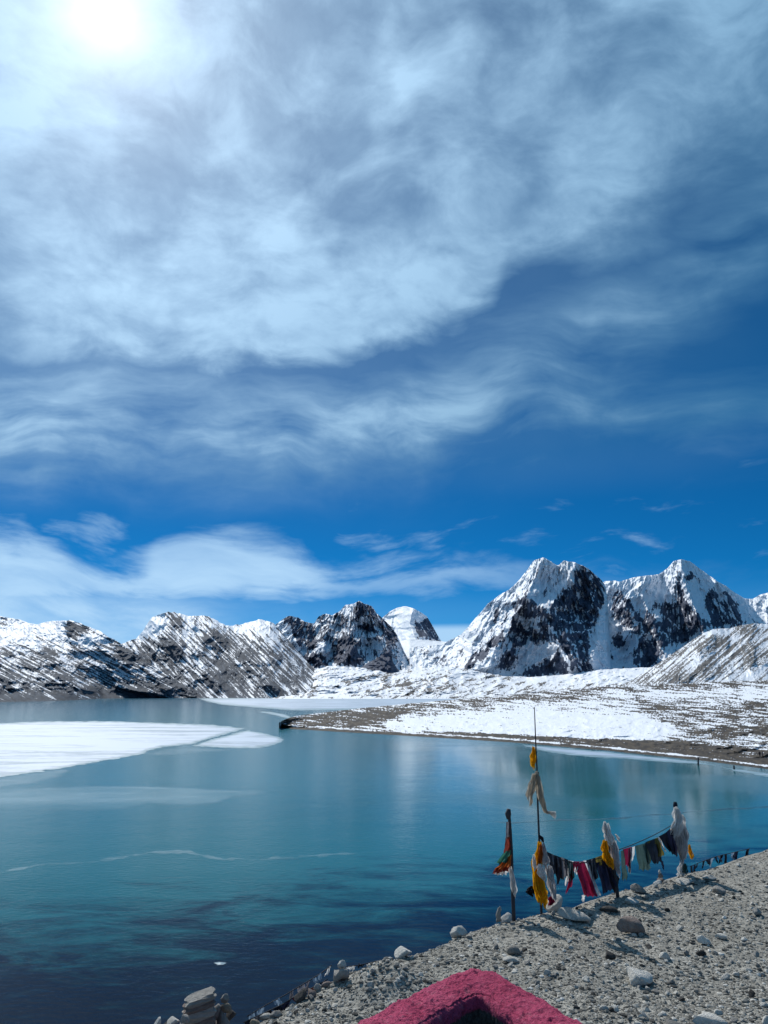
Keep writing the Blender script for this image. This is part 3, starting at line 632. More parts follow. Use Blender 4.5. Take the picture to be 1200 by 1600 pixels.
ice_sheet('ice_floe', [(336, 1504.5), (343, 1503.5), (351, 1504.5), (349, 1507.5), (340, 1508)], M_ice, 0.08, 'tiny white ice scrap floating alone on the dark shallows', jit=0.4)
def crack(pix, w, mat, label):
    """a narrow line of ice along a polyline on the water"""
    p = np.array(pix, float); L = np.concatenate([[0], np.cumsum(np.hypot(*np.diff(p, axis=0).T))])
    s = np.linspace(0, L[-1], int(L[-1] / 2) + 2); sd_ = int(p[0, 0]) + 400
    x = np.interp(s, L, p[:, 0]); y = np.interp(s, L, p[:, 1]) + 2.6 * fbm(s / 30, s * 0 + 1.5, 4, sd_)
    ww = w * (0.35 + 1.5 * np.abs(fbm(s / 40, s * 0 + 7.5, 3, sd_ + 1))); ww *= np.clip(np.minimum(s, L[-1] - s) / 25, 0.1, 1)
    v = np.linspace(-1, 1, 9)[:, None]
    X, Y = on_plane(x + 0 * v, y + ww * v, LAKE_Z)
    Z = LAKE_Z + 0.012 + 0.02 * (1 - v * v) + 0 * X
    o = mesh_obj('ice_crack', np.stack([X, Y, Z], -1).reshape(-1, 3), grid_faces(9, len(s))[:, ::-1], mat)
    attr(o, 'rim', ((1 - np.abs(v)) * ww).ravel()); tag(o, label, 'ice crack')
crack([(-80, 1372), (0, 1365), (60, 1352), (140, 1347), (200, 1338), (245, 1331), (290, 1331), (350, 1343), (420, 1343), (500, 1337), (566, 1333)], 3.4, M_crack, 'longest pale ice line winding across the left half of the lake')
crack([(448, 1396), (470, 1393), (488, 1385), (500, 1377)], 3.2, M_crack, 'short pale ice line nearest the dark shallows, left of the poles')
crack([(604, 1343), (618, 1350), (616, 1358), (600, 1360)], 2.6, M_crack, 'small hooked pale ice mark right of the longest ice line')
crack([(615, 1322), (650, 1314), (690, 1302), (706, 1297)], 2.6, M_crack, 'faint slanting pale ice line left of the short flag pole')
crack([(765, 1282), (800, 1285), (870, 1282), (960, 1279), (1050, 1272), (1140, 1264), (1240, 1258)], 1.8, M_dark_crack, 'thin dark crack running behind the poles to the right edge')

# ------------------------------------------------------------------ painted wall corner
def wall_mat():
    m, g, b = new_mat('maroon_plaster')
    p = g.node('ShaderNodeTexCoord').outputs['Object']
    paint = g.node('ShaderNodeAttribute', attribute_name='paint').outputs['Fac']
    n1 = g.noise(p, 7, 5, 0.6); n2 = g.noise(p, 70, 5, 0.7); n3 = g.noise(p, 190, 3, 0.7)
    red = g.mix(g.step(n1, 0.3, 0.7), (0.41, 0.046, 0.118), (0.52, 0.085, 0.178))
    red = g.mix(g.step(n2, 0.52, 0.74), red, (0.60, 0.16, 0.26))
    red = g.mix(g.step(n3, 0.30, 0.46, 0.55, 0.0), red, (0.24, 0.022, 0.065))
    n0 = g.noise(p, 2.2, 5, 0.6, 0.6); n4 = g.noise(p, 18, 6, 0.7, 0.4)
    red = g.mix(g.step(n0, 0.40, 0.66, 0.0, 0.55), red, (0.36, 0.040, 0.105))
    red = g.mix(g.step(n4, 0.56, 0.70, 0.0, 0.45), red, (0.50, 0.26, 0.30))
    bare = g.mix(g.step(n2, 0.35, 0.7), (0.05, 0.048, 0.05), (0.13, 0.125, 0.125))
    f = g.step(g.add(paint, g.mul(g.sub(n2, 0.5), 0.5)), 0.4, 0.6)
    setp(g, b, color=g.mix(f, bare, red), rough=0.9, spec=0.2)
    setp(g, b, normal=bump(g, g.add(n2, g.mul(n3, 0.8)), 1.0, 0.012))
    return m
WALL_Z = -0.95
def build_wall():
    O_px = [(545, 1600), (590, 1578), (640, 1554), (670, 1537), (692, 1526), (712, 1518), (735, 1513), (758, 1515), (776, 1521), (800, 1534), (835, 1553), (870, 1572), (915, 1600)]
    I_px = [(662, 1606), (680, 1592), (698, 1581), (715, 1571), (728, 1564), (738, 1559), (747, 1556), (755, 1557), (764, 1561), (778, 1571), (792, 1581), (808, 1593), (826, 1606)]
    O = np.array([on_plane(*q, WALL_Z) for q in O_px]); I = np.array([on_plane(*q, WALL_Z) for q in I_px])
    def ext(P, Q):                    # carry both arms on towards the viewer, parallel to themselves
        d0 = O[0] - O[3]; d0 /= np.linalg.norm(d0); d1 = O[-1] - O[-4]; d1 /= np.linalg.norm(d1)
        return np.vstack([P[0] + d0 * 1.5, P, P[-1] + d1 * 1.5])
    O, I = ext(O, I), ext(I, O)
    def dens(P, n):
        L = np.linspace(0, 1, len(P)); s = np.linspace(0, 1, n)
        w = np.array([1.5] + list(np.linalg.norm(np.diff(O, axis=0), axis=1)[1:-1]) + [1.5]); L = np.concatenate([[0], np.cumsum(w)]) / w.sum()
        return np.stack([np.interp(s, L, P[:, k]) for k in (0, 1)], 1)
    n = 620; Od, Id = dens(O, n), dens(I, n)
    # profile: outer face up, rounded cap, inner face down
    prof = []
    for z in np.linspace(-1.75, -0.05, 26): prof.append((0.0, z))
    for a in np.linspace(0, 90, 8)[1:]: prof.append((0.10 * (1 - math.cos(R(a))), -0.05 + 0.05 * math.sin(R(a))))
    for q in np.linspace(0.12, 0.90, 52): prof.append((q, 0.012 * math.sin(math.pi * q)))
    for a in np.linspace(0, 90, 8): prof.append((0.90 + 0.10 * math.sin(R(a)), -0.03 * (1 - math.cos(R(a)))))
    for z in np.linspace(-0.04, -0.75, 40): prof.append((1.0, z))
    prof = np.array(prof)
    U = prof[:, 0][:, None, None]
    P = Od[None] * (1 - U) + Id[None] * U
    Z = np.broadcast_to((WALL_Z + prof[:, 1])[:, None], P.shape[:2]).copy()
    V = np.dstack([P, Z])
    x, y, z = V[..., 0], V[..., 1], V[..., 2]
    lump = 0.010 * fbm((x + z * .7) * 6, (y + z * .7) * 6, 3, 500) + 0.011 * fbm((x + z) * 26, (y - z) * 26, 4, 501) + 0.007 * fbm((x + z) * 75, (y - z) * 75, 3, 502)
    dirv = (Id - Od); dirv /= np.linalg.norm(dirv, axis=1)[:, None]
    side = np.clip((prof[:, 0] - 0.5) * 2, -1, 1) ** 7; upw = 1 - np.abs(side)
    V[..., 0] += lump * side[:, None] * dirv[None, :, 0]; V[..., 1] += lump * side[:, None] * dirv[None, :, 1]; V[..., 2] += lump * upw[:, None]
    o = mesh_obj('painted_wall', V.reshape(-1, 3), grid_faces(len(prof), n), wall_mat())
    pa = np.where(prof[:, 0] >= 0.97, np.clip(1 + (prof[:, 1] + 0.012) / 0.05, 0, 1), 1.0)
    attr(o, 'paint', np.repeat(pa, n))
    tag(o, 'maroon painted rough plaster wall corner at the bottom edge', 'wall')
    # rubble fill inside the corner
    tri = np.array([I[6] + 0, I[0], I[-1]]) if False else None
    apex = Id[n // 2]; A = Id[0]; B = Id[-1]
    nu = 90; F = []
    u = np.linspace(0, 1, nu) ** 1.0
    rows = []
    for i in range(nu):
        s = i / (nu - 1)
        left = np.stack([np.interp(s, np.linspace(0, 1, n // 2), Id[n // 2 - 1::-1][:n // 2, k]) for k in (0, 1)]); right = np.stack([np.interp(s, np.linspace(0, 1, n - n // 2), Id[n // 2:, k]) for k in (0, 1)])
        rows.append(left[None] * (1 - u[:, None]) + right[None] * u[:, None])
    Q = np.array(rows); zz = WALL_Z - 0.10 - 0.25 * np.linspace(0, 1, nu)[:, None] + 0.05 * fbm(Q[..., 0] * 16, Q[..., 1] * 16, 5, 505, 0.6)
    structure(mesh_obj('terrace_floor', np.dstack([Q, zz]).reshape(-1, 3), grid_faces(nu, nu, True), M_dark_rubble))
def rubble_mat():
    m, g, b = new_mat('dark_rubble')
    p = g.node('ShaderNodeTexCoord').outputs['Object']; n = g.noise(p, 60, 5, 0.7); n0 = g.noise(p, 14, 4, 0.6)
    setp(g, b, color=g.mix(g.step(g.add(g.mul(n, .6), g.mul(n0, .4)), 0.38, 0.62), (0.03, 0.03, 0.035), (0.16, 0.155, 0.15)), rough=0.95, spec=0.1, normal=bump(g, n, 1.0, 0.03))
    return m
M_dark_rubble = rubble_mat()
build_wall()

# ------------------------------------------------------------------ stones
def stone_mat(name, a, b_, spot):
    m, g, b = new_mat(name)
    p = g.node('ShaderNodeTexCoord').outputs['Object']
    oi = g.node('ShaderNodeObjectInfo').outputs['Random']
    n = g.noise(p, 3.5, 6, 0.65, 0.4); n2 = g.noise(p, 16, 4, 0.65)
    c = g.mix(g.step(n, 0.32, 0.68), a, b_); c = g.mix(g.step(n2, 0.55, 0.75, 0, 0.6), c, spot)
    c = g.node('ShaderNodeVectorMath', {0: c, 'Scale': g.add(0.8, g.mul(oi, 0.4))}, operation='SCALE').outputs[0]
    setp(g, b, color=c, rough=0.9, spec=0.2, normal=bump(g, g.add(n, g.mul(n2, 0.5)), 0.6, 0.15))
    return m
M_pale = stone_mat('pale_stone', (0.54, 0.52, 0.475), (0.68, 0.66, 0.61), (0.40, 0.38, 0.35))
M_grey = stone_mat('grey_stone', (0.27, 0.26, 0.24), (0.37, 0.355, 0.33), (0.18, 0.172, 0.16))
M_dark = stone_mat('dark_stone', (0.045, 0.043, 0.042), (0.09, 0.085, 0.08), (0.14, 0.135, 0.13))
M_brown = stone_mat('brown_stone', (0.20, 0.155, 0.14), (0.30, 0.25, 0.225), (0.42, 0.39, 0.36))
M_tan = stone_mat('tan_stone', (0.27, 0.235, 0.185), (0.36, 0.32, 0.26), (0.18, 0.155, 0.125))
def ico(sub):
    import bmesh
    bm = bmesh.new(); bmesh.ops.create_icosphere(bm, subdivisions=sub, radius=1.0)
    v = np.array([q.co[:] for q in bm.verts]); f = np.array([[q.index for q in t.verts] for t in bm.faces]); bm.free()
    return v, f
ICO1, ICOF1 = ico(1); ICO3, ICOF3 = ico(3)
STONES = []
for k in range(9):
    v = ICO3.copy()
    r_ = np.random.default_rng(50 + k)
    for j in range(9):                                    # chip flat facets off
        nrm = r_.normal(size=3); nrm /= np.linalg.norm(nrm); c = r_.uniform(0.30, 0.72)
        d_ = v @ nrm; v -= np.clip(d_ - c, 0, None)[:, None] * nrm * 0.92
    n_ = fbm(v[:, 0] * 1.6 + k * 9, v[:, 1] * 1.6 + v[:, 2] * 1.3, 4, 600 + k)
    v *= (1 + 0.16 * n_)[:, None]
    v /= np.abs(v).max(0)
    me = mesh_obj('tmp', v, ICOF3); STONES.append(me.data); bpy.data.objects.remove(me)
def stone(px, py, w, h, mat, label, kind=None, rot=None, name='stone', cat='stone', group=None, sink=0.25, depth=0.8, tilt=0.0):
    """a stone whose foot is at (px, py): w and h are its size as seen, in photo pixels"""
    p = hit(px, py); s = p.y / FPX / 0.95
    me = STONES[kind if kind is not None else random.randrange(9)]
    key = me.name + mat.name
    if key not in bpy.data.meshes:
        c = me.copy(); c.name = key; c.materials.clear(); c.materials.append(mat)
    o = bpy.data.objects.new(name, bpy.data.meshes[key]); COL.objects.link(o)
    hw = w * s / 2; hh = h * s / 2 * 0.85
    o.scale = (hw, hw * depth, hh * (1 + sink)); o.rotation_euler = (0, tilt, rot if rot is not None else random.uniform(-0.4, 0.4))
    o.location = (p.x, p.y + hw * depth * 0.5, p.z + hh * (1 - sink))
    if label: tag(o, label, cat, group)
    return o
STONE_LIST = [
    (902, 1440, 48, 19, M_pale, 'smooth oblong pale boulder on the bank just right of the yellow scarf', 0),
    (988, 1460, 38, 24, M_brown, 'brown wedge shaped stone in the middle of the gravel slope', 1),
    (1000, 1540, 46, 24, M_pale, 'crumbly white stone lying flat below the brown wedge stone', 2),
    (869, 1418, 32, 24, M_pale, 'pale pointed boulder on the brink beside the tall pole foot', 3),
    (717, 1462, 26, 16, M_pale, 'rounded pale stone on the brink left of the short pole', 4),
    (632, 1490, 28, 15, M_pale, 'slanting pale stone on the brink above the painted wall', 5),
    (803, 1492, 22, 14, M_grey, 'squarish grey stone with a pale top above the wall apex', 6),
    (800, 1504, 24, 8, M_pale, 'flat white stone just below the squarish grey stone', 7),
    (1122, 1396, 24, 12, M_grey, 'grey oval stone right of the white wrapped post', 8),
    (1103, 1477, 20, 14, M_pale, 'grey stone with a bright top on the right gravel slope', 0),
    (1128, 1468, 16, 8, M_pale, 'small bright stone next to the bright topped stone', 1),
    (953, 1499, 18, 12, M_dark, 'dark brown stone left of the crumbly white stone', 2),
    (1136, 1531, 13, 9, M_pale, 'small bright white stone alone on the lower right slope', 3),
    (1186, 1431, 16, 11, M_grey, 'dark grey rounded stone near the right edge of the slope', 4),
    (1065, 1455, 12, 9, M_pale, 'small pale round stone right of the brown wedge stone', 5),
    (952, 1425, 26, 9, M_dark, 'flat dark stone below the hanging dark flag', 6),
    (1040, 1500, 15, 12, M_pale, 'rough pale lump in the gravel right of centre', 7),
    (1012, 1549, 10, 8, M_pale, 'little white stone touching the crumbly white stone', 8),
    (1110, 1604, 44, 14, M_pale, 'broad pale stone cut by the bottom edge of the picture', 1),
    (1050, 1606, 24, 10, M_grey, 'low grey stone at the bottom edge left of the broad pale stone', 2),
    (1200, 1604, 14, 14, M_pale, 'white stone in the bottom right corner', 3),
    (1110, 1376, 20, 7, M_pale, 'long pale stone on the slope right of the white post foot', 4),
    (1078, 1382, 30, 8, M_pale, 'white flat stone in front of the white post foot', 5),
    (944, 1580, 14, 9, M_pale, 'pale stone right of the painted wall', 6),
    (960, 1582, 14, 7, M_dark, 'dark stone beside the pale stone right of the painted wall', 7),
    (985, 1413, 26, 10, M_pale, 'pale low stone on the brink under the mid post flags', 8),
    (1000, 1396, 22, 14, M_grey, 'grey stone on the brink left of the little cairn', 0),
    (855, 1524, 10, 8, M_pale, 'white pebble stone behind the right arm of the painted wall', 1),
    (788, 1534, 12, 9, M_pale, 'pale stone against the painted wall right of its apex', 2),
    (792, 1427, 20, 14, M_pale, 'pale stone at the foot of the short pole', 3),
    (1165, 1472, 12, 6, M_pale, 'flat pale stone near the right edge below the dark rounded stone', 4),
    (1178, 1561, 10, 14, M_dark, 'small dark upright stone in the lower right gravel', 5),
    (1096, 1494, 14, 9, M_dark, 'dark stone under the bright topped stone', 6),
]
for px, py, w, h, mt, lb, kd in STONE_LIST: stone(px, py, w, h, mt, lb, kd)
def on_bank(px, py): return py > np.interp(px, [p[0] for p in EDGE_PX], [p[1] for p in EDGE_PX]) + 8 and not (545 < px < 915 and py > 1500 + abs(px - 735) * 0.48)
cnt = 0
while cnt < 150:
    px = random.uniform(420, 1210); py = random.uniform(1335, 1605)
    if not on_bank(px, py): continue
    big = random.uniform(5, 11) * (0.75 + 0.5 * (py - 1330) / 270)
    pale = random.random()
    mt, lb, gp = (M_pale, 'small pale loose stone scattered among the gravel of the bank', 'small pale stones on the bank') if pale < 0.45 else \
        ((M_grey, 'small grey loose stone scattered among the gravel of the bank', 'small grey stones on the bank') if pale < 0.85 else (M_dark, 'small dark loose stone scattered among the gravel of the bank', 'small dark stones on the bank'))
    ez = np.interp(px, [p[0] for p in EDGE_PX], [p[1] for p in EDGE_PX])
    where = 'close to the brink' if py < ez + 28 else ('left of the painted wall' if px < 640 else ('near the bottom right corner' if px > 1040 and py > 1500 else ('right of the painted wall' if py > 1510 else ('above the painted wall' if px < 900 else 'on the open slope at the right'))))
    lb = lb.replace('scattered among the gravel of the bank', 'in the gravel ' + where); gp = gp.replace('on the bank', where)
    stone(px, py, big, big * random.uniform(0.45, 0.8), mt, lb, None, random.uniform(0, 6.28), group=gp); cnt += 1

# loose gravel, too many to count
def gravel():
    N = 42000
    px = rng.uniform(330, 1330, N * 3); py = rng.uniform(1310, 1680, N * 3)
    X, Y = on_plane(px, py, BANK_Z)
    keep = (Y < np.interp(X, EX, EY) + 0.35) & (Y > 3.2)
    X, Y = X[keep][:N], Y[keep][:N]; n = len(X)
    Zg = ground_z(X, Y)
    size = 0.0035 + 0.0036 * rng.pareto(2.0, n).clip(0, 5.5) + 0.0003 * Y
    V = np.empty((n, len(ICO1), 3))
    jit = rng.uniform(0.72, 1.2, (n, len(ICO1), 1))
    ang = rng.uniform(0, 6.28, n); c, s = np.cos(ang)[:, None], np.sin(ang)[:, None]
    base = ICO1[None] * jit * np.stack([rng.uniform(.8, 1.4, n), rng.uniform(.7, 1.1, n), rng.uniform(.4, .85, n)], 1)[:, None]
    V[..., 0] = (base[..., 0] * c - base[..., 1] * s) * size[:, None] + X[:, None]
    V[..., 1] = (base[..., 0] * s + base[..., 1] * c) * size[:, None] + Y[:, None]
    V[..., 2] = base[..., 2] * size[:, None] + (Zg + size * 0.05)[:, None]
    F = (ICOF1[None] + (np.arange(n) * len(ICO1))[:, None, None]).reshape(-1, 3)
    m, g, b = new_mat('gravel_pieces')
    r_ = g.node('ShaderNodeAttribute', attribute_name='tone').outputs['Fac']
    ramp = g.node('ShaderNodeValToRGB', {0: r_}); cr = ramp.color_ramp
    cr.elements[0].color = (0.05, 0.048, 0.045, 1); cr.elements[1].color = (0.62, 0.60, 0.56, 1)
    for pos, colr in ((0.25, (0.13, 0.125, 0.112, 1)), (0.62, (0.25, 0.24, 0.215, 1)), (0.90, (0.44, 0.42, 0.375, 1))):
        e = cr.elements.new(pos); e.color = colr
    setp(g, b, color=ramp.outputs[0], rough=0.95, spec=0.15)
    o = mesh_obj('gravel', V.reshape(-1, 3), F, m, smooth=False); o['kind'] = 'stuff'
    o['label'] = 'loose grey gravel strewn over the bank'
    attr(o, 'tone', np.repeat(rng.uniform(0, 1, n), len(ICO1)))
gravel()

# ------------------------------------------------------------------ cairns
# a squared slab shape besides the rounded ones
def slab_mesh():
    import bmesh
    bm = bmesh.new(); bmesh.ops.create_cube(bm, size=2.0); bmesh.ops.subdivide_edges(bm, edges=bm.edges[:], cuts=6, use_grid_fill=True)
    v = np.array([q.co[:] for q in bm.verts]); f = np.array([[q.index for q in t.verts] for t in bm.faces]); bm.free()
    rr = np.linalg.norm(v, axis=1, keepdims=True); v = v * (1 - 0.22 * np.clip(rr - 1.05, 0, 1))
    v += 0.32 * np.stack([fbm(v[:, 1] * 1.4 + k, v[:, 2] * 1.4 + v[:, 0] * 0.9, 4, 700 + k) for k in range(3)], 1)
    me = mesh_obj('tmp', v, f, smooth=False); d_ = me.data; bpy.data.objects.remove(me); return d_
STONES.append(slab_mesh())
def edge_py(px): 
    if px < 420: return 1580 - (px - 420) * 0.444
    return np.interp(px, [p[0] for p in EDGE_PX], [p[1] for p in EDGE_PX])
def cairn(px, label, pieces, foot=6):
    """pieces: (px, py, w, h, material, shape, tilt), each given by its middle as the photograph shows it"""
    p = hit(px, edge_py(px) + foot); s = p.y / FPX / 0.95
    e = empty('cairn', p); tag(e, label, 'cairn')
    for x, y, w, h, mt, kd, tl in pieces:
        me = STONES[kd]; key = me.name + mt.name
        if key not in bpy.data.meshes:
            c = me.copy(); c.name = key; c.materials.clear(); c.materials.append(mt)
        o = bpy.data.objects.new('stone', bpy.data.meshes[key]); COL.objects.link(o); o.parent = e
        o.scale = (w * s / 2, w * s / 2 * 0.8, h * s / 2); o.location = at(x, y, p.y + 0.02 * (kd % 3)) - p; o.rotation_euler = (0, tl, 0.25 * (kd - 4) / 4)
    return e
cairn(312, 'tall cairn of thick flat slabs at the lower left brink', [(314, 1612, 40, 24, M_brown, 9, 0.0), (313, 1594, 36, 15, M_brown, 9, -0.16), (311, 1581, 41, 13, M_grey, 9, -0.20), (311, 1569, 40, 9, M_brown, 9, -0.24), (313, 1559, 39, 9, M_grey, 9, -0.27)])
cairn(350, 'cairn of rounded grey stones right of the slab cairn', [(336, 1582, 20, 22, M_grey, 3, 0.1), (348, 1592, 26, 28, M_grey, 0, 0.0), (352, 1574, 18, 14, M_tan, 6, 0.1), (351, 1561, 12, 12, M_grey, 4, 0.0), (362, 1586, 16, 16, M_dark, 5, 0.0)])
cairn(266, 'low heap of pale stones at the far lower left', [(247, 1597, 17, 10, M_pale, 3, -0.5), (272, 1597, 20, 13, M_pale, 5, 0.0), (289, 1594, 14, 14, M_grey, 1, 0.0), (260, 1606, 26, 16, M_dark, 8, 0.0), (284, 1608, 26, 18, M_grey, 2, 0.0), (262, 1622, 40, 22, M_brown, 9, 0.0), (290, 1626, 30, 22, M_dark, 9, 0.0)])
cairn(530, 'cairn of two grey stones on the brink at the end of the low flags', [(528, 1524, 26, 17, M_grey, 2, -0.35), (536, 1520, 18, 14, M_grey, 6, 0.2), (534, 1508, 13, 12, M_pale, 4, 0.1)], 4)
cairn(1032, 'little slim cairn on the brink left of the white wrapped post', [(1028, 1380, 12, 10, M_pale, 3, 0.2), (1034, 1376, 12, 9, M_brown, 5, 0.0), (1032, 1369, 7, 8, M_brown, 1, 0.0), (1031, 1363, 5, 7, M_pale, 4, 0.0)], 4)
cairn(779, 'slender upright stone propped on the brink left of the short pole', [(778, 1437, 10, 8, M_grey, 2, 0.0), (779, 1428, 7, 18, M_grey, 7, 0.12), (781, 1421, 5, 8, M_pale, 4, 0.1)], 2)
for px, py, w, h, mt, lb in [(485, 1560, 16, 14, M_brown, 'round brown stone among the low flags'), (497, 1548, 14, 12, M_pale, 'white round stone with a dark foot among the low flags'),
                             (470, 1566, 22, 18, M_dark, 'dark rounded stone under the low flags'), (415, 1588, 20, 10, M_pale, 'pale stone left end of the low flags'), (510, 1540, 16, 9, M_brown, 'reddish stone below the two stone cairn'),
                             (398, 1598, 16, 10, M_tan, 'tan stone at the brink left of the low flags'), (430, 1592, 18, 9, M_grey, 'grey flat stone on the earth below the low flags')]:
    stone(px, py, w, h, mt, lb)

# ------------------------------------------------------------------ cloth
def cloth_mat(name, c, trans=0.35, dirt=0.25, dark=None):
    m, g, b = new_mat(name)
    p = g.node('ShaderNodeTexCoord').outputs['Object']
    n = g.noise(p, 9, 5, 0.65, 0.5); n2 = g.noise(p, 45, 4, 0.6)
    dk = dark or tuple(x * (1 - dirt * 1.6) for x in c)
    col = g.mix(g.step(g.add(g.mul(n, .7), g.mul(n2, .3)), 0.36, 0.62), dk, c)
    setp(g, b, color=col, rough=0.85, spec=0.15, normal=bump(g, g.add(n, n2), 0.4, 0.02))
    tr = g.node('ShaderNodeBsdfTranslucent', {0: col}); mx = g.node('ShaderNodeMixShader', {0: trans})
    g.t.links.new(b.outputs[0], mx.inputs[1]); g.t.links.new(tr.outputs[0], mx.inputs[2])
    g.t.links.new(mx.outputs[0], g.t.nodes['Material Output'].inputs[0])
    return m
C_white = cloth_mat('white_cloth', (0.86, 0.86, 0.85), 0.42, 0.16); C_pale = cloth_mat('greyish_white_cloth', (0.66, 0.66, 0.68), 0.45, 0.22); C_yellow = cloth_mat('yellow_cloth', (0.84, 0.46, 0.015), 0.50, 0.15)
C_orange = cloth_mat('orange_cloth', (0.62, 0.15, 0.03)); C_red = cloth_mat('crimson_cloth', (0.33, 0.022, 0.075), 0.3); C_black = cloth_mat('black_cloth', (0.020, 0.022, 0.035), 0.1)
C_navy = cloth_mat('navy_cloth', (0.022, 0.028, 0.065), 0.2); C_green = cloth_mat('faded_green_cloth', (0.085, 0.15, 0.14), 0.3); C_teal = cloth_mat('green_cloth', (0.06, 0.24, 0.17), 0.3)
C_grey = cloth_mat('grey_cloth', (0.22, 0.22, 0.25)); C_beige = cloth_mat('beige_cloth', (0.62, 0.56, 0.47), 0.5, 0.15); C_olive = cloth_mat('olive_cloth', (0.20, 0.17, 0.05)); C_blue = cloth_mat('pale_blue_cloth', (0.30, 0.42, 0.55)); C_slate = cloth_mat('slate_cloth', (0.030, 0.040, 0.060), 0.15)
C_brick = cloth_mat('brick_red_cloth', (0.30, 0.06, 0.04))
def pole_mat(name, c):
    m, g, b = new_mat(name); p = g.node('ShaderNodeTexCoord').outputs['Object']; n = g.noise(g.mapv(p, (30, 30, 4)), 1, 5, 0.6)
    setp(g, b, color=g.mix(g.step(n, .3, .7), tuple(x * .6 for x in c), c), rough=0.8, normal=bump(g, n, 0.4, 0.005)); return m
M_pole = pole_mat('dark_pole_wood', (0.035, 0.035, 0.045)); M_pole2 = pole_mat('weathered_pole_wood', (0.10, 0.085, 0.07)); M_cord = pole_mat('dark_cord', (0.03, 0.03, 0.035))

def tube(name, pts, rad, mat, parent=None, nseg=10, jit=0.0):
    """round tapered bar through world points"""
    pts = [Vector(p) for p in pts]; V = []; n = len(pts)
    for i, p in enumerate(pts):
        d = (pts[min(i + 1, n - 1)] - pts[max(i - 1, 0)]).normalized(); a = d.orthogonal().normalized()
        if i == 0: ref = a
        a = (ref - d * ref.dot(d)).normalized(); b = d.cross(a)
        r_ = rad[i] if hasattr(rad, '__len__') else rad
        for k in range(nseg):
            t = 2 * math.pi * k / nseg; rr = r_ * (1 + jit * random.uniform(-1, 1))
            V.append(p + a * rr * math.cos(t) + b * rr * math.sin(t))
    F = [(i * nseg + k, i * nseg + (k + 1) % nseg, (i + 1) * nseg + (k + 1) % nseg, (i + 1) * nseg + k) for i in range(n - 1) for k in range(nseg)]
    V += [pts[0], pts[-1]]; c0, c1 = len(V) - 2, len(V) - 1
    F += [(c0, (k + 1) % nseg, k, k) for k in range(nseg)]; F += [(c1, (n - 1) * nseg + k, (n - 1) * nseg + (k + 1) % nseg, (n - 1) * nseg + (k + 1) % nseg) for k in range(nseg)]
    base = parent.location if parent else Vector()
    import bmesh
    bm = bmesh.new(); vs_ = [bm.verts.new(Vector(v) - base) for v in V]
    for f in F:
        try: bm.faces.new([vs_[i] for i in dict.fromkeys(f)])
        except ValueError: pass
    for f in bm.faces: f.smooth = True
    me = bpy.data.meshes.new(name); bm.to_mesh(me); bm.free(); me.materials.append(mat)
    o = bpy.data.objects.new(name, me); COL.objects.link(o)
    if parent: o.parent = parent
    return o
def flag(name, TL, TR, BR, BL, Y0, Y1, mat, parent, folds=2.0, amp=0.02, swing=0.0, seed=0, frayed=0.02):
    """a hanging cloth: corners in photo pixels, at the distance of its cord (Y0 left, Y1 right)"""
    nu, nv = 18, 22; V = []
    sc = (Y0 + Y1) / 2 / FPX
    for j in range(nv):
        v = j / (nv - 1)
        for i in range(nu):
            u = i / (nu - 1)
            px = (TL[0] * (1 - u) + TR[0] * u) * (1 - v) + (BL[0] * (1 - u) + BR[0] * u) * v
            py = (TL[1] * (1 - u) + TR[1] * u) * (1 - v) + (BL[1] * (1 - u) + BR[1] * u) * v
            if v > 0.5: py += (v - 0.5) / 0.5 * (4.0 * float(perlin2(np.array(u * 3.1), np.array(seed * 1.7), seed)) + 3.0 * float(perlin2(np.array(u * 9.0), np.array(seed * 1.7), seed + 9)))
            px += 2.2 * v * float(perlin2(np.array(v * 2.6), np.array(seed * 2.3 + u), seed + 5))
            dY = 1.8 * amp * (0.25 + v) * math.sin(folds * 2 * math.pi * u + seed + 1.5 * v) + swing * v * v + 0.02 * v * float(perlin2(np.array(u * 3.0), np.array(v * 3.0 + seed), seed + 3))
            V.append(at(px, py, Y0 * (1 - u) + Y1 * u + dY) - (parent.location if parent else Vector()))
    o = mesh_obj(name, np.array([v[:] for v in V]), grid_faces(nv, nu), mat, parent)
    return o
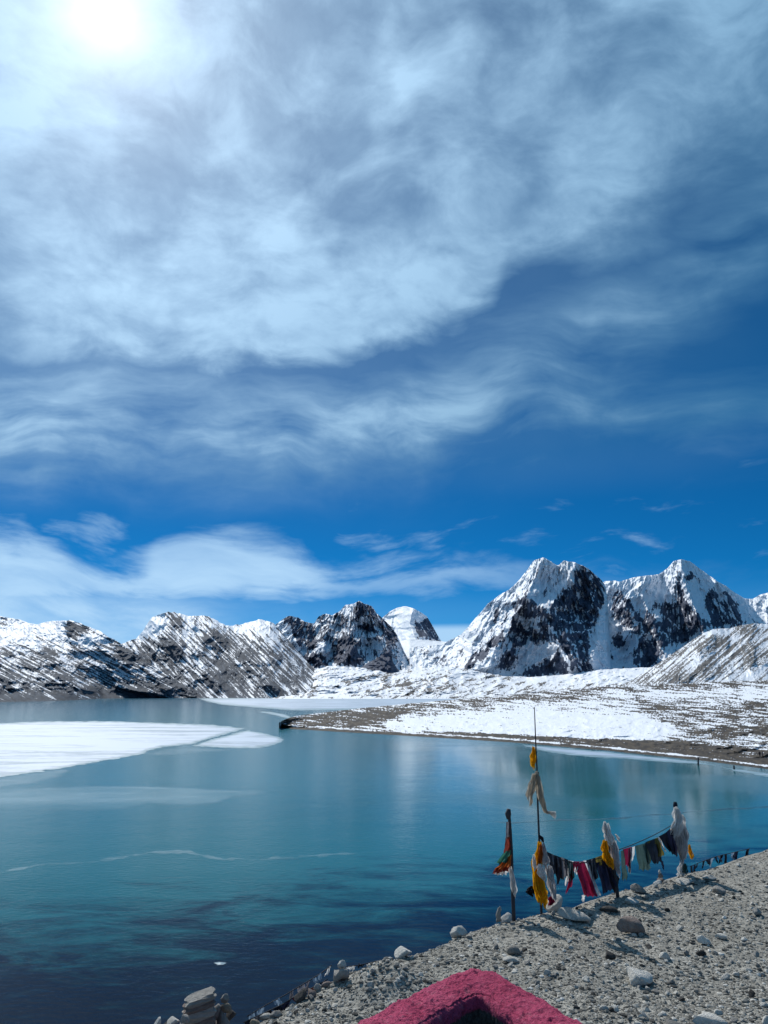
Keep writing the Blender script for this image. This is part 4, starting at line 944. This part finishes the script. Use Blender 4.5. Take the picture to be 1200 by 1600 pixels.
def bundle(name, line, Y, mat, parent=None, pleats=5, depth=0.7, seed=0, pleat=0.22, label=None, cat='scarf', dy=0.0, group=None):
    """gathered cloth hanging in folds: (px, py, half width) down its middle, in photo pixels; overlapping lengths of one scarf"""
    L = np.array(line, float); n = max(18, int((L[:, 1].max() - L[:, 1].min()) * 0.6))
    tt = np.linspace(0, 1, n); t0 = np.linspace(0, 1, len(L))
    px, py, hw = (np.interp(tt, t0, L[:, k]) for k in range(3))
    for _ in range(2):
        for q in (px, py, hw): q[1:-1] = (q[:-2] + 2 * q[1:-1] + q[2:]) / 4
    s = Y / FPX; rr = np.random.default_rng(seed * 13 + 5)
    base = parent.location if parent else Vector()
    V = []; F = []
    strips = max(7, pleats * 2 + 1)
    for q in range(strips):
        off = (q + 0.5) / strips * 2 - 1 + rr.uniform(-.15, .15)          # where across the bundle this length hangs
        wd = rr.uniform(0.22, 0.48); te = 1.0 if q == strips // 2 else rr.uniform(0.62, 1.0); ts = rr.uniform(0, 0.10)
        dep = math.sqrt(max(0.0, 1 - off * off)) * (1 if q % 2 else -1) * depth * 0.8
        m = 11; o0 = len(V); f1, f2, ph = rr.uniform(1.5, 3.5), rr.uniform(4, 8), rr.uniform(0, 6.3)
        for i in range(n):
            u = ts + (te - ts) * tt[i]
            cx, cy, h = (np.interp(u, tt, a) for a in (px, py, hw))
            sway = 0.35 * h * math.sin(f1 * u * 3 + ph) + 0.18 * h * math.sin(f2 * u * 3 + ph * 2)
            ww = h * wd * (0.75 + 0.45 * math.sin(f1 * u * 4 + ph * 1.7) * 0.6) * (1.0 if i < n - 2 else 0.7)
            for k in range(m):
                v = k / (m - 1) * 2 - 1
                fold = 0.62 * ww * math.sin(v * math.pi * 1.6 + ph + 3.0 * u) + 0.22 * ww * math.sin(v * 7.0 - ph + 9 * u)
                tail = (0.9 * h * math.sin(v * 2.2 + ph)) if i == n - 1 else 0.0
                c = at(cx + off * h * 0.62 + sway * 0.5 + v * ww, cy + tail * 0.35, Y + dy)
                V.append((c.x - base.x, c.y - base.y - (dep * h * 0.8 + fold) * s, c.z - base.z))
        for i in range(n - 1):
            for k in range(m - 1):
                a = o0 + i * m + k; F.append((a, a + 1, a + m + 1, a + m))
    o = mesh_obj(name, np.array(V), np.array(F), mat, parent)
    if label: tag(o, label, cat, group)
    return o
def cord(name, P, Q, sag, parent, r=0.005):
    pts = []
    for i in range(15):
        t = i / 14; p = P.lerp(Q, t); p.z -= sag * 4 * t * (1 - t); pts.append(p)
    return tube(name, pts, r, M_cord, parent, 6)

# --- poles
b1 = hit(846, 1420); b2 = hit(803, 1434); b3 = hit(966, 1402); b4 = hit(1068, 1368)
Y1, Y2, Y3, Y4 = b1.y, b2.y, b3.y, b4.y
def pole(base, trace, mat, r0, r1, label):
    e = empty('flag_pole', base); tag(e, label, 'pole')
    pts = [base - Vector((0, 0, 0.15))] + [at(x, y, base.y) for x, y in trace]
    tube('shaft', pts, np.linspace(r0, r1, len(pts)), mat, e, 10, 0.05)
    return e
pole_tall = pole(b1, [(845, 1400), (844, 1350), (842, 1300), (840, 1250), (839, 1200), (837, 1160), (836, 1130), (835, 1105)], M_pole, 0.015, 0.005, 'tall thin dark pole with yellow and white scarves at the water edge')
tube('knot', [at(842, 1306, Y1), at(847, 1310, Y1), at(849, 1316, Y1)], [0.015, 0.022, 0.01], C_black, pole_tall, 8, 0.2)
tube('knot', [at(840, 1206, Y1), at(839, 1212, Y1), at(838, 1218, Y1)], [0.018, 0.026, 0.016], M_pole2, pole_tall, 8, 0.25)
pole_short = pole(b2, [(802, 1415), (800, 1370), (799, 1330), (797, 1295), (795, 1268)], M_pole, 0.022, 0.016, 'short dark pole at the left with green and orange flag')
tube('knot', [at(795, 1264, Y2), at(794, 1272, Y2), at(794, 1280, Y2)], [0.020, 0.030, 0.018], M_pole, pole_short, 8, 0.2)
flag('flag', (791, 1284), (795, 1284), (795, 1310), (790, 1310), Y2 - .03, Y2 - .02, C_grey, pole_short, 1, 0.01, 0, 2)
flag('flag', (790, 1308), (797, 1308), (797, 1331), (788, 1331), Y2 - .03, Y2 - .02, C_brick, pole_short, 1, 0.015, 0, 3)
flag('flag', (788, 1331), (798, 1328), (796, 1345), (773, 1352), Y2 - .03, Y2 - .02, C_teal, pole_short, 1.5, 0.02, -0.05, 4)
flag('flag', (786, 1345), (799, 1335), (799, 1354), (772, 1360), Y2 - .05, Y2 - .03, C_orange, pole_short, 2, 0.03, -0.08, 5)
flag('flag', (774, 1356), (797, 1353), (794, 1361), (769, 1366), Y2 - .07, Y2 - .04, C_brick, pole_short, 2, 0.02, -0.05, 6)
flag('flag', (772, 1361), (795, 1358), (792, 1366), (774, 1368), Y2 - .06, Y2 - .035, C_white, pole_short, 2, 0.01, -0.03, 7)
bundle('scarf', [(797, 1353, 3), (799, 1362, 4.5), (801, 1378, 5.5), (804, 1390, 5), (804, 1398, 4), (805, 1404, 1)], Y2, C_white, None, 4, 0.6, 1, label='white scarf knotted low on the short dark pole', dy=-0.03)
# scarves of the tall pole
bundle('scarf', [(833, 1164, 2), (834, 1175, 5), (833, 1186, 6), (832, 1196, 5), (835, 1203, 3)], Y1, C_yellow, None, 3, 0.6, 2, label='small yellow scarf high on the tall pole', dy=-0.02)
bundle('scarf', [(837, 1204, 4), (834, 1216, 7), (831, 1230, 8), (829, 1245, 7), (827, 1260, 5)], Y1, C_beige, None, 3, 0.5, 3, label='beige scarf end hanging left of the tall pole', dy=-0.03)
bundle('scarf', [(838, 1206, 4), (842, 1226, 6), (846, 1245, 6), (849, 1260, 6), (853, 1270, 6), (860, 1272, 4)], Y1, C_beige, None, 3, 0.5, 4, label='beige scarf end hanging right of the tall pole', dy=-0.04)
bundle('scarf', [(856, 1268, 4), (861, 1268, 8), (865, 1272, 6), (867, 1280, 2)], Y1, C_white, None, 6, 0.8, 5, 0.35, label='bright white frayed scarf tip blown right of the tall pole', dy=-0.04)
bundle('scarf', [(843, 1312, 2.5), (843, 1325, 6), (840, 1345, 10), (839, 1365, 9.5), (842, 1385, 12), (847, 1400, 12), (851, 1412, 10), (853, 1420, 5)], Y1, C_yellow, None, 5, 0.7, 6, 0.2, label='large golden yellow scarf wrapped on the tall pole foot', dy=-0.05)
bundle('scarf', [(845, 1318, 1.5), (845, 1330, 4), (844, 1345, 4), (842, 1352, 1)], Y1, C_orange, None, 4, 0.5, 16, label='orange scarf over the top of the large yellow scarf', dy=-0.10)
bundle('scarf', [(849, 1316, 2), (851, 1332, 5), (853, 1346, 6.5), (851, 1358, 5)], Y1, C_pale, None, 4, 0.7, 7, label='white scarf high on the right of the large yellow scarf', dy=-0.07)
bundle('scarf', [(843, 1350, 4), (845, 1360, 7.5), (848, 1370, 7), (852, 1378, 3)], Y1, C_white, None, 4, 0.7, 26, label='bright white knotted scarf crossing the large yellow scarf', dy=-0.13)
bundle('scarf', [(857, 1350, 5), (860, 1370, 8), (863, 1388, 6.5), (866, 1402, 4), (868, 1410, 1.5)], Y1, C_pale, None, 5, 0.7, 27, label='long white scarf end drifting right of the large yellow scarf', dy=-0.05)
bundle('scarf', [(834, 1334, 1.5), (835, 1345, 4), (836, 1356, 3), (835, 1362, 1)], Y1, C_white, None, 3, 0.5, 8, label='small white scarf edge left of the large yellow scarf', dy=-0.10)
bundle('scarf', [(834, 1384, 4), (829, 1390, 7), (829, 1396, 7.5), (833, 1401, 5)], Y1, C_black, None, 4, 0.8, 9, label='black cloth bundle tied behind the large yellow scarf', dy=0.08)
bundle('scarf', [(860, 1400, 3), (862, 1407, 6), (861, 1412, 5), (858, 1416, 2)], Y1, C_red, None, 4, 0.8, 10, label='dark pink cloth scrap at the foot of the tall pole', dy=0.0)

# --- two posts wrapped in scarves
def post(base, trace, label):
    e = empty('flag_post', base); tag(e, label, 'post')
    pts = [base - Vector((0, 0, 0.15))] + [at(x, y, base.y) for x, y in trace]
    tube('shaft', pts, 0.02, M_pole, e, 10, 0.05); return e
post_mid = post(b3, [(964, 1390), (957, 1340), (950, 1310), (946, 1290)], 'middle post wrapped in white and yellow scarves between the flag strings')
post_right = post(b4, [(1066, 1360), (1062, 1310), (1057, 1275), (1055, 1256)], 'right post with a black top wrapped in white scarves')
tube('cap', [at(1055, 1264, Y4), at(1055, 1258, Y4), at(1055, 1253, Y4)], [0.024, 0.030, 0.020], C_black, post_right, 8, 0.1)
bundle('scarf', [(944, 1283, 1.5), (946, 1293, 5), (950, 1305, 8), (955, 1316, 8), (959, 1326, 4)], Y3, C_white, None, 6, 0.7, 11, 0.25, label='white scarf wound round the top of the middle post', dy=-0.06)
bundle('scarf', [(950, 1285, 1.2), (951, 1294, 3), (954, 1304, 3), (960, 1310, 1.5)], Y3, C_white, None, 3, 0.7, 21, 0.25, label='short white scarf end standing up at the top of the middle post', dy=-0.03)
bundle('scarf', [(956, 1310, 5), (960, 1328, 8), (963, 1346, 7), (966, 1360, 5), (967, 1372, 2)], Y3, C_pale, None, 5, 0.7, 22, 0.25, label='greyish white scarf hanging down the right of the middle post', dy=-0.03)
bundle('scarf', [(946, 1311, 3), (945, 1325, 7), (949, 1338, 9), (954, 1350, 8), (957, 1358, 4)], Y3, C_yellow, None, 4, 0.6, 12, label='yellow scarf on the left of the middle post', dy=-0.09)
bundle('scarf', [(962, 1303, 1.5), (966, 1310, 3), (969, 1316, 1.2)], Y3, C_white, None, 3, 0.6, 13, label='white scarf knot end poking right from the middle post', dy=-0.05)
bundle('scarf', [(1056, 1260, 3), (1058, 1269, 6), (1060, 1281, 9), (1057, 1294, 11), (1054, 1305, 8), (1054, 1313, 3)], Y4, C_white, None, 6, 0.7, 14, 0.22, label='bright white scarf over the top of the right post', dy=-0.07)
bundle('scarf', [(1063, 1284, 6), (1064, 1300, 10), (1066, 1316, 11), (1067, 1330, 9), (1067, 1342, 4), (1067, 1348, 3)], Y4, C_pale, None, 6, 0.7, 24, 0.22, label='greyish white scarf hanging in folds down the right post', dy=-0.03)
bundle('scarf', [(1066, 1344, 3), (1065, 1354, 5), (1064, 1362, 7), (1064, 1370, 8)], Y4, C_white, None, 4, 0.7, 25, 0.22, label='white scarf end spread on the stones at the right post foot', dy=-0.04)
bundle('scarf', [(1065, 1272, 2), (1069, 1280, 3.2), (1071, 1288, 1.5)], Y4, C_white, None, 3, 0.7, 15, label='white scarf loop sticking out right of the right post', dy=-0.05)
bundle('scarf', [(1077, 1318, 1.5), (1078, 1328, 3.5), (1081, 1338, 4.5), (1082, 1343, 1.5)], Y4, C_yellow, None, 3, 0.6, 17, label='yellow scarf tip behind the right post', dy=0.05)
bundle('scarf', [(1070, 1348, 2), (1071, 1358, 5), (1071, 1366, 6)], Y4, C_green, None, 3, 0.6, 18, label='faded green cloth at the foot of the right post', dy=-0.07)

# --- flag strings between the posts
def string_(label, P, Q, sag, flags, r=0.005):
    e = empty('prayer_flag_string', P); tag(e, label, 'prayer flags')
    cord('cord', P, Q, sag, e, r)
    for k, (TL, TR, BR, BL, mt, fo, am) in enumerate(flags):
        def yy(px):
            t = (px - PXY[0]) / (PXY[1] - PXY[0]); return PXY[2] * (1 - t) + PXY[3] * t
        flag('flag', TL, TR, BR, BL, yy(TL[0]), yy(TR[0]), mt, e, fo, am, 0.03, k + 1)
    return e
PXY = (850, 946, Y1, Y3)
string_('prayer flag string sagging from the tall pole to the middle post', at(850, 1328, Y1), at(946, 1334, Y3), 0.115,
        [((853, 1330), (868, 1337), (872, 1370), (862, 1364), C_slate, 1.3, .02), ((867, 1336), (877, 1340), (880, 1368), (870, 1385), C_black, 1, .02), ((876, 1339), (884, 1342), (888, 1368), (880, 1374), C_grey, 1.2, .02),
         ((882, 1341), (891, 1345), (886, 1362), (882, 1358), C_black, 1, .015), ((888, 1344), (897, 1346), (890, 1376), (882, 1385), C_white, 1.4, .02), ((894, 1346), (900, 1346), (893, 1385), (884, 1398), C_red, 1, .02),
         ((896, 1346), (913, 1346), (934, 1400), (914, 1401), C_red, 1.6, .025), ((911, 1345), (918, 1344), (938, 1398), (931, 1400), C_white, 1, .015), ((909, 1399), (915, 1397), (913, 1410), (909, 1409), C_white, 1, .01),
         ((916, 1344), (921, 1343), (922, 1363), (917, 1358), C_black, 1, .01), ((920, 1343), (930, 1340), (936, 1372), (926, 1378), C_slate, 1.3, .02), ((928, 1341), (941, 1336), (945, 1350), (930, 1352), C_olive, 1, .02),
         ((930, 1348), (948, 1346), (964, 1384), (944, 1398), C_navy, 1.5, .03), ((946, 1350), (958, 1356), (968, 1372), (960, 1398), C_black, 1, .02),
         ((860, 1334), (872, 1339), (874, 1356), (864, 1352), C_grey, 1.4, .03), ((886, 1344), (894, 1346), (899, 1370), (890, 1378), C_green, 1.3, .03), ((918, 1345), (926, 1342), (930, 1392), (921, 1384), C_grey, 1.3, .03), ((900, 1347), (908, 1347), (902, 1366), (896, 1362), C_white, 1.2, .03), ((937, 1340), (946, 1338), (946, 1372), (938, 1366), C_slate, 1.4, .03)])
PXY = (966, 1052, Y3, Y4)
string_('prayer flag string rising from the middle post to the right post', at(966, 1328, Y3), at(1052, 1288, Y4), 0.02,
        [((973, 1327), (987, 1323), (986, 1358), (978, 1352), C_red, 1.2, .02), ((970, 1330), (975, 1328), (980, 1372), (972, 1376), C_green, 1, .01), ((985, 1325), (992, 1322), (990, 1342), (986, 1348), C_white, 1, .01),
         ((992, 1322), (1009, 1317), (1017, 1357), (999, 1362), C_green, 1.5, .02), ((1008, 1316), (1029, 1308), (1036, 1346), (1020, 1350), C_slate, 1.6, .025), ((1010, 1316), (1029, 1308), (1031, 1318), (1013, 1323), C_olive, 1, .012),
         ((1032, 1346), (1036, 1345), (1038, 1358), (1036, 1358), C_navy, 1, .005), ((1027, 1309), (1031, 1307), (1040, 1330), (1037, 1328), C_white, 1, .01), ((1029, 1307), (1042, 1300), (1054, 1336), (1044, 1330), C_black, 1.5, .03), ((1040, 1301), (1054, 1288), (1060, 1338), (1050, 1332), C_navy, 1.4, .03),
         ((982, 1326), (988, 1324), (986, 1366), (980, 1362), C_grey, 1.2, .03), ((1004, 1320), (1012, 1317), (1018, 1346), (1010, 1352), C_green, 1.3, .03), ((1022, 1312), (1030, 1309), (1038, 1336), (1028, 1340), C_olive, 1.2, .03)])

# --- low strings along the brink
def low_string(label, pts, dY, flags_n, size, cols, r=0.004, hang=(0.45, 1.25)):
    P = []
    for px, py in pts:
        ey = hit(px, np.interp(px, [p[0] for p in EDGE_PX], [p[1] for p in EDGE_PX]) + 4).y
        P.append((px, py, ey + dY))
    base = at(*P[0]); e = empty('prayer_flag_string', base); tag(e, label, 'prayer flags')
    tube('cord', [at(*p) for p in P], r, M_cord, e, 6)
    A = np.array(P); t = np.linspace(0, 1, flags_n + 1); t0 = np.linspace(0, 1, len(A))
    px, py, yy = (np.interp(t, t0, A[:, k]) for k in range(3))
    for k in range(flags_n):
        if random.random() < 0.22: continue
        g_ = random.uniform(0.02, 0.30) * (px[k + 1] - px[k]); h = size * random.uniform(*hang); sk = random.uniform(-6, 6)
        flag('flag', (px[k] + g_, py[k]), (px[k + 1] - g_, py[k + 1]), (px[k + 1] - g_ + sk, py[k + 1] + h), (px[k] + g_ + sk, py[k] + h * random.uniform(.5, 1.3)), yy[k], yy[k + 1], random.choice(cols), e, 1.2, 0.012, 0.0, k + 1)
    return e
low_string('low prayer flag string along the brink, upper of the two left of the painted wall', [(386, 1588), (420, 1568), (445, 1555), (480, 1534), (500, 1522), (518, 1508)], 0.12, 12, 15, [C_blue, C_white, C_blue, C_grey, C_white, C_navy])
low_string('low prayer flag string along the brink, lower of the two left of the painted wall', [(380, 1598), (410, 1584), (440, 1570), (470, 1552), (495, 1540), (512, 1530)], 0.10, 10, 10, [C_red, C_navy, C_brick, C_black, C_grey])
low_string('tiny string of white flags past the two stone cairn', [(541, 1511), (560, 1508), (580, 1504), (600, 1500)], 0.30, 7, 6, [C_white, C_white, C_slate, C_grey])
low_string('dark prayer flag string along the brink right of the right post', [(1078, 1354), (1100, 1345), (1120, 1338), (1145, 1332), (1172, 1326)], 0.45, 18, 15, [C_navy, C_slate, C_black, C_grey, C_slate, C_navy, C_blue], hang=(0.35, 1.3))

# ------------------------------------------------------------------ far shore: posts and people
def lake_post(px, top, foot, label):
    X, Y = on_plane(px, foot, LAKE_Z); Y = float(Y)
    e = empty('mooring_post', Vector((float(X), Y, LAKE_Z))); tag(e, label, 'post')
    a = at(px, foot, Y) - Vector((0, 0, 0.4)); b = at(px - 0.3, top, Y)
    r = 1.3 * Y / FPX
    tube('shaft', [a, a.lerp(b, 0.5), b.lerp(a, 0.06)], [r, r * .95, r * .9], M_pole, e, 8, 0.05)
    tube('cap', [b.lerp(a, 0.05), b], [r * 1.2, r * 0.8], M_pole, e, 8, 0.05)
lake_post(1091, 1183, 1196, 'dark post standing in the water by the far shore')
lake_post(1147, 1196, 1202.5, 'short dark stake at the far waterline right of the taller post')

def walker(px, foot, turn, label, coat):
    """a figure about 1.7 m tall standing on the far shore, grown from a skeleton of joints"""
    fpy = itp(H_foot, px); cpy = np.interp(px, [1060, 1200], [1068, 1062]); t = (fpy - foot) / (fpy - cpy)
    Y = 1.0 / (1 / lake_Y(px, fpy) + (1 / np.interp(px, [1000, 1340], [1100, 1200]) - 1 / lake_Y(px, fpy)) * t)
    p = at(px, foot, float(Y) * 0.99)
    J = [((0, 0, .92), .17), ((0, 0, 1.15), .16), ((0, 0, 1.38), .19), ((0, 0.02, 1.52), .07), ((0, .03, 1.64), .11), ((0, .02, 1.76), .07),
         ((.24, 0, 1.40), .08), ((.30, .02, 1.12), .06), ((.27, .10, .88), .05), ((-.24, 0, 1.40), .08), ((-.30, .02, 1.12), .06), ((-.27, .08, .88), .05),
         ((.11, 0, .82), .11), ((.12, .04, .46), .075), ((.13, 0, .06), .05), ((.13, .14, .03), .045), ((-.11, 0, .82), .11), ((-.12, -.04, .46), .075), ((-.13, -.10, .06), .05), ((-.13, .04, .03), .045)]
    E_ = [(0, 1), (1, 2), (2, 3), (3, 4), (4, 5), (2, 6), (6, 7), (7, 8), (2, 9), (9, 10), (10, 11), (0, 12), (12, 13), (13, 14), (14, 15), (0, 16), (16, 17), (17, 18), (18, 19)]
    me = bpy.data.meshes.new('person'); me.from_pydata([j[0] for j in J], E_, []); me.materials.append(coat)
    o = bpy.data.objects.new('person', me); COL.objects.link(o)
    sk = o.modifiers.new('skin', 'SKIN'); su = o.modifiers.new('smooth', 'SUBSURF'); su.levels = su.render_levels = 1
    for v, (c, r_) in zip(me.skin_vertices[0].data, J): v.radius = (r_, r_)
    me.skin_vertices[0].data[0].use_root = True
    o.location = p; o.rotation_euler = (0, 0, turn)
    tag(o, label, 'person')
walker(1187.5, 1183, 2.2, 'person in dark clothes standing on the far shore, left of the pair', C_black)
walker(1192.0, 1182.5, -2.0, 'person in dark clothes standing on the far shore, right of the pair', C_navy)
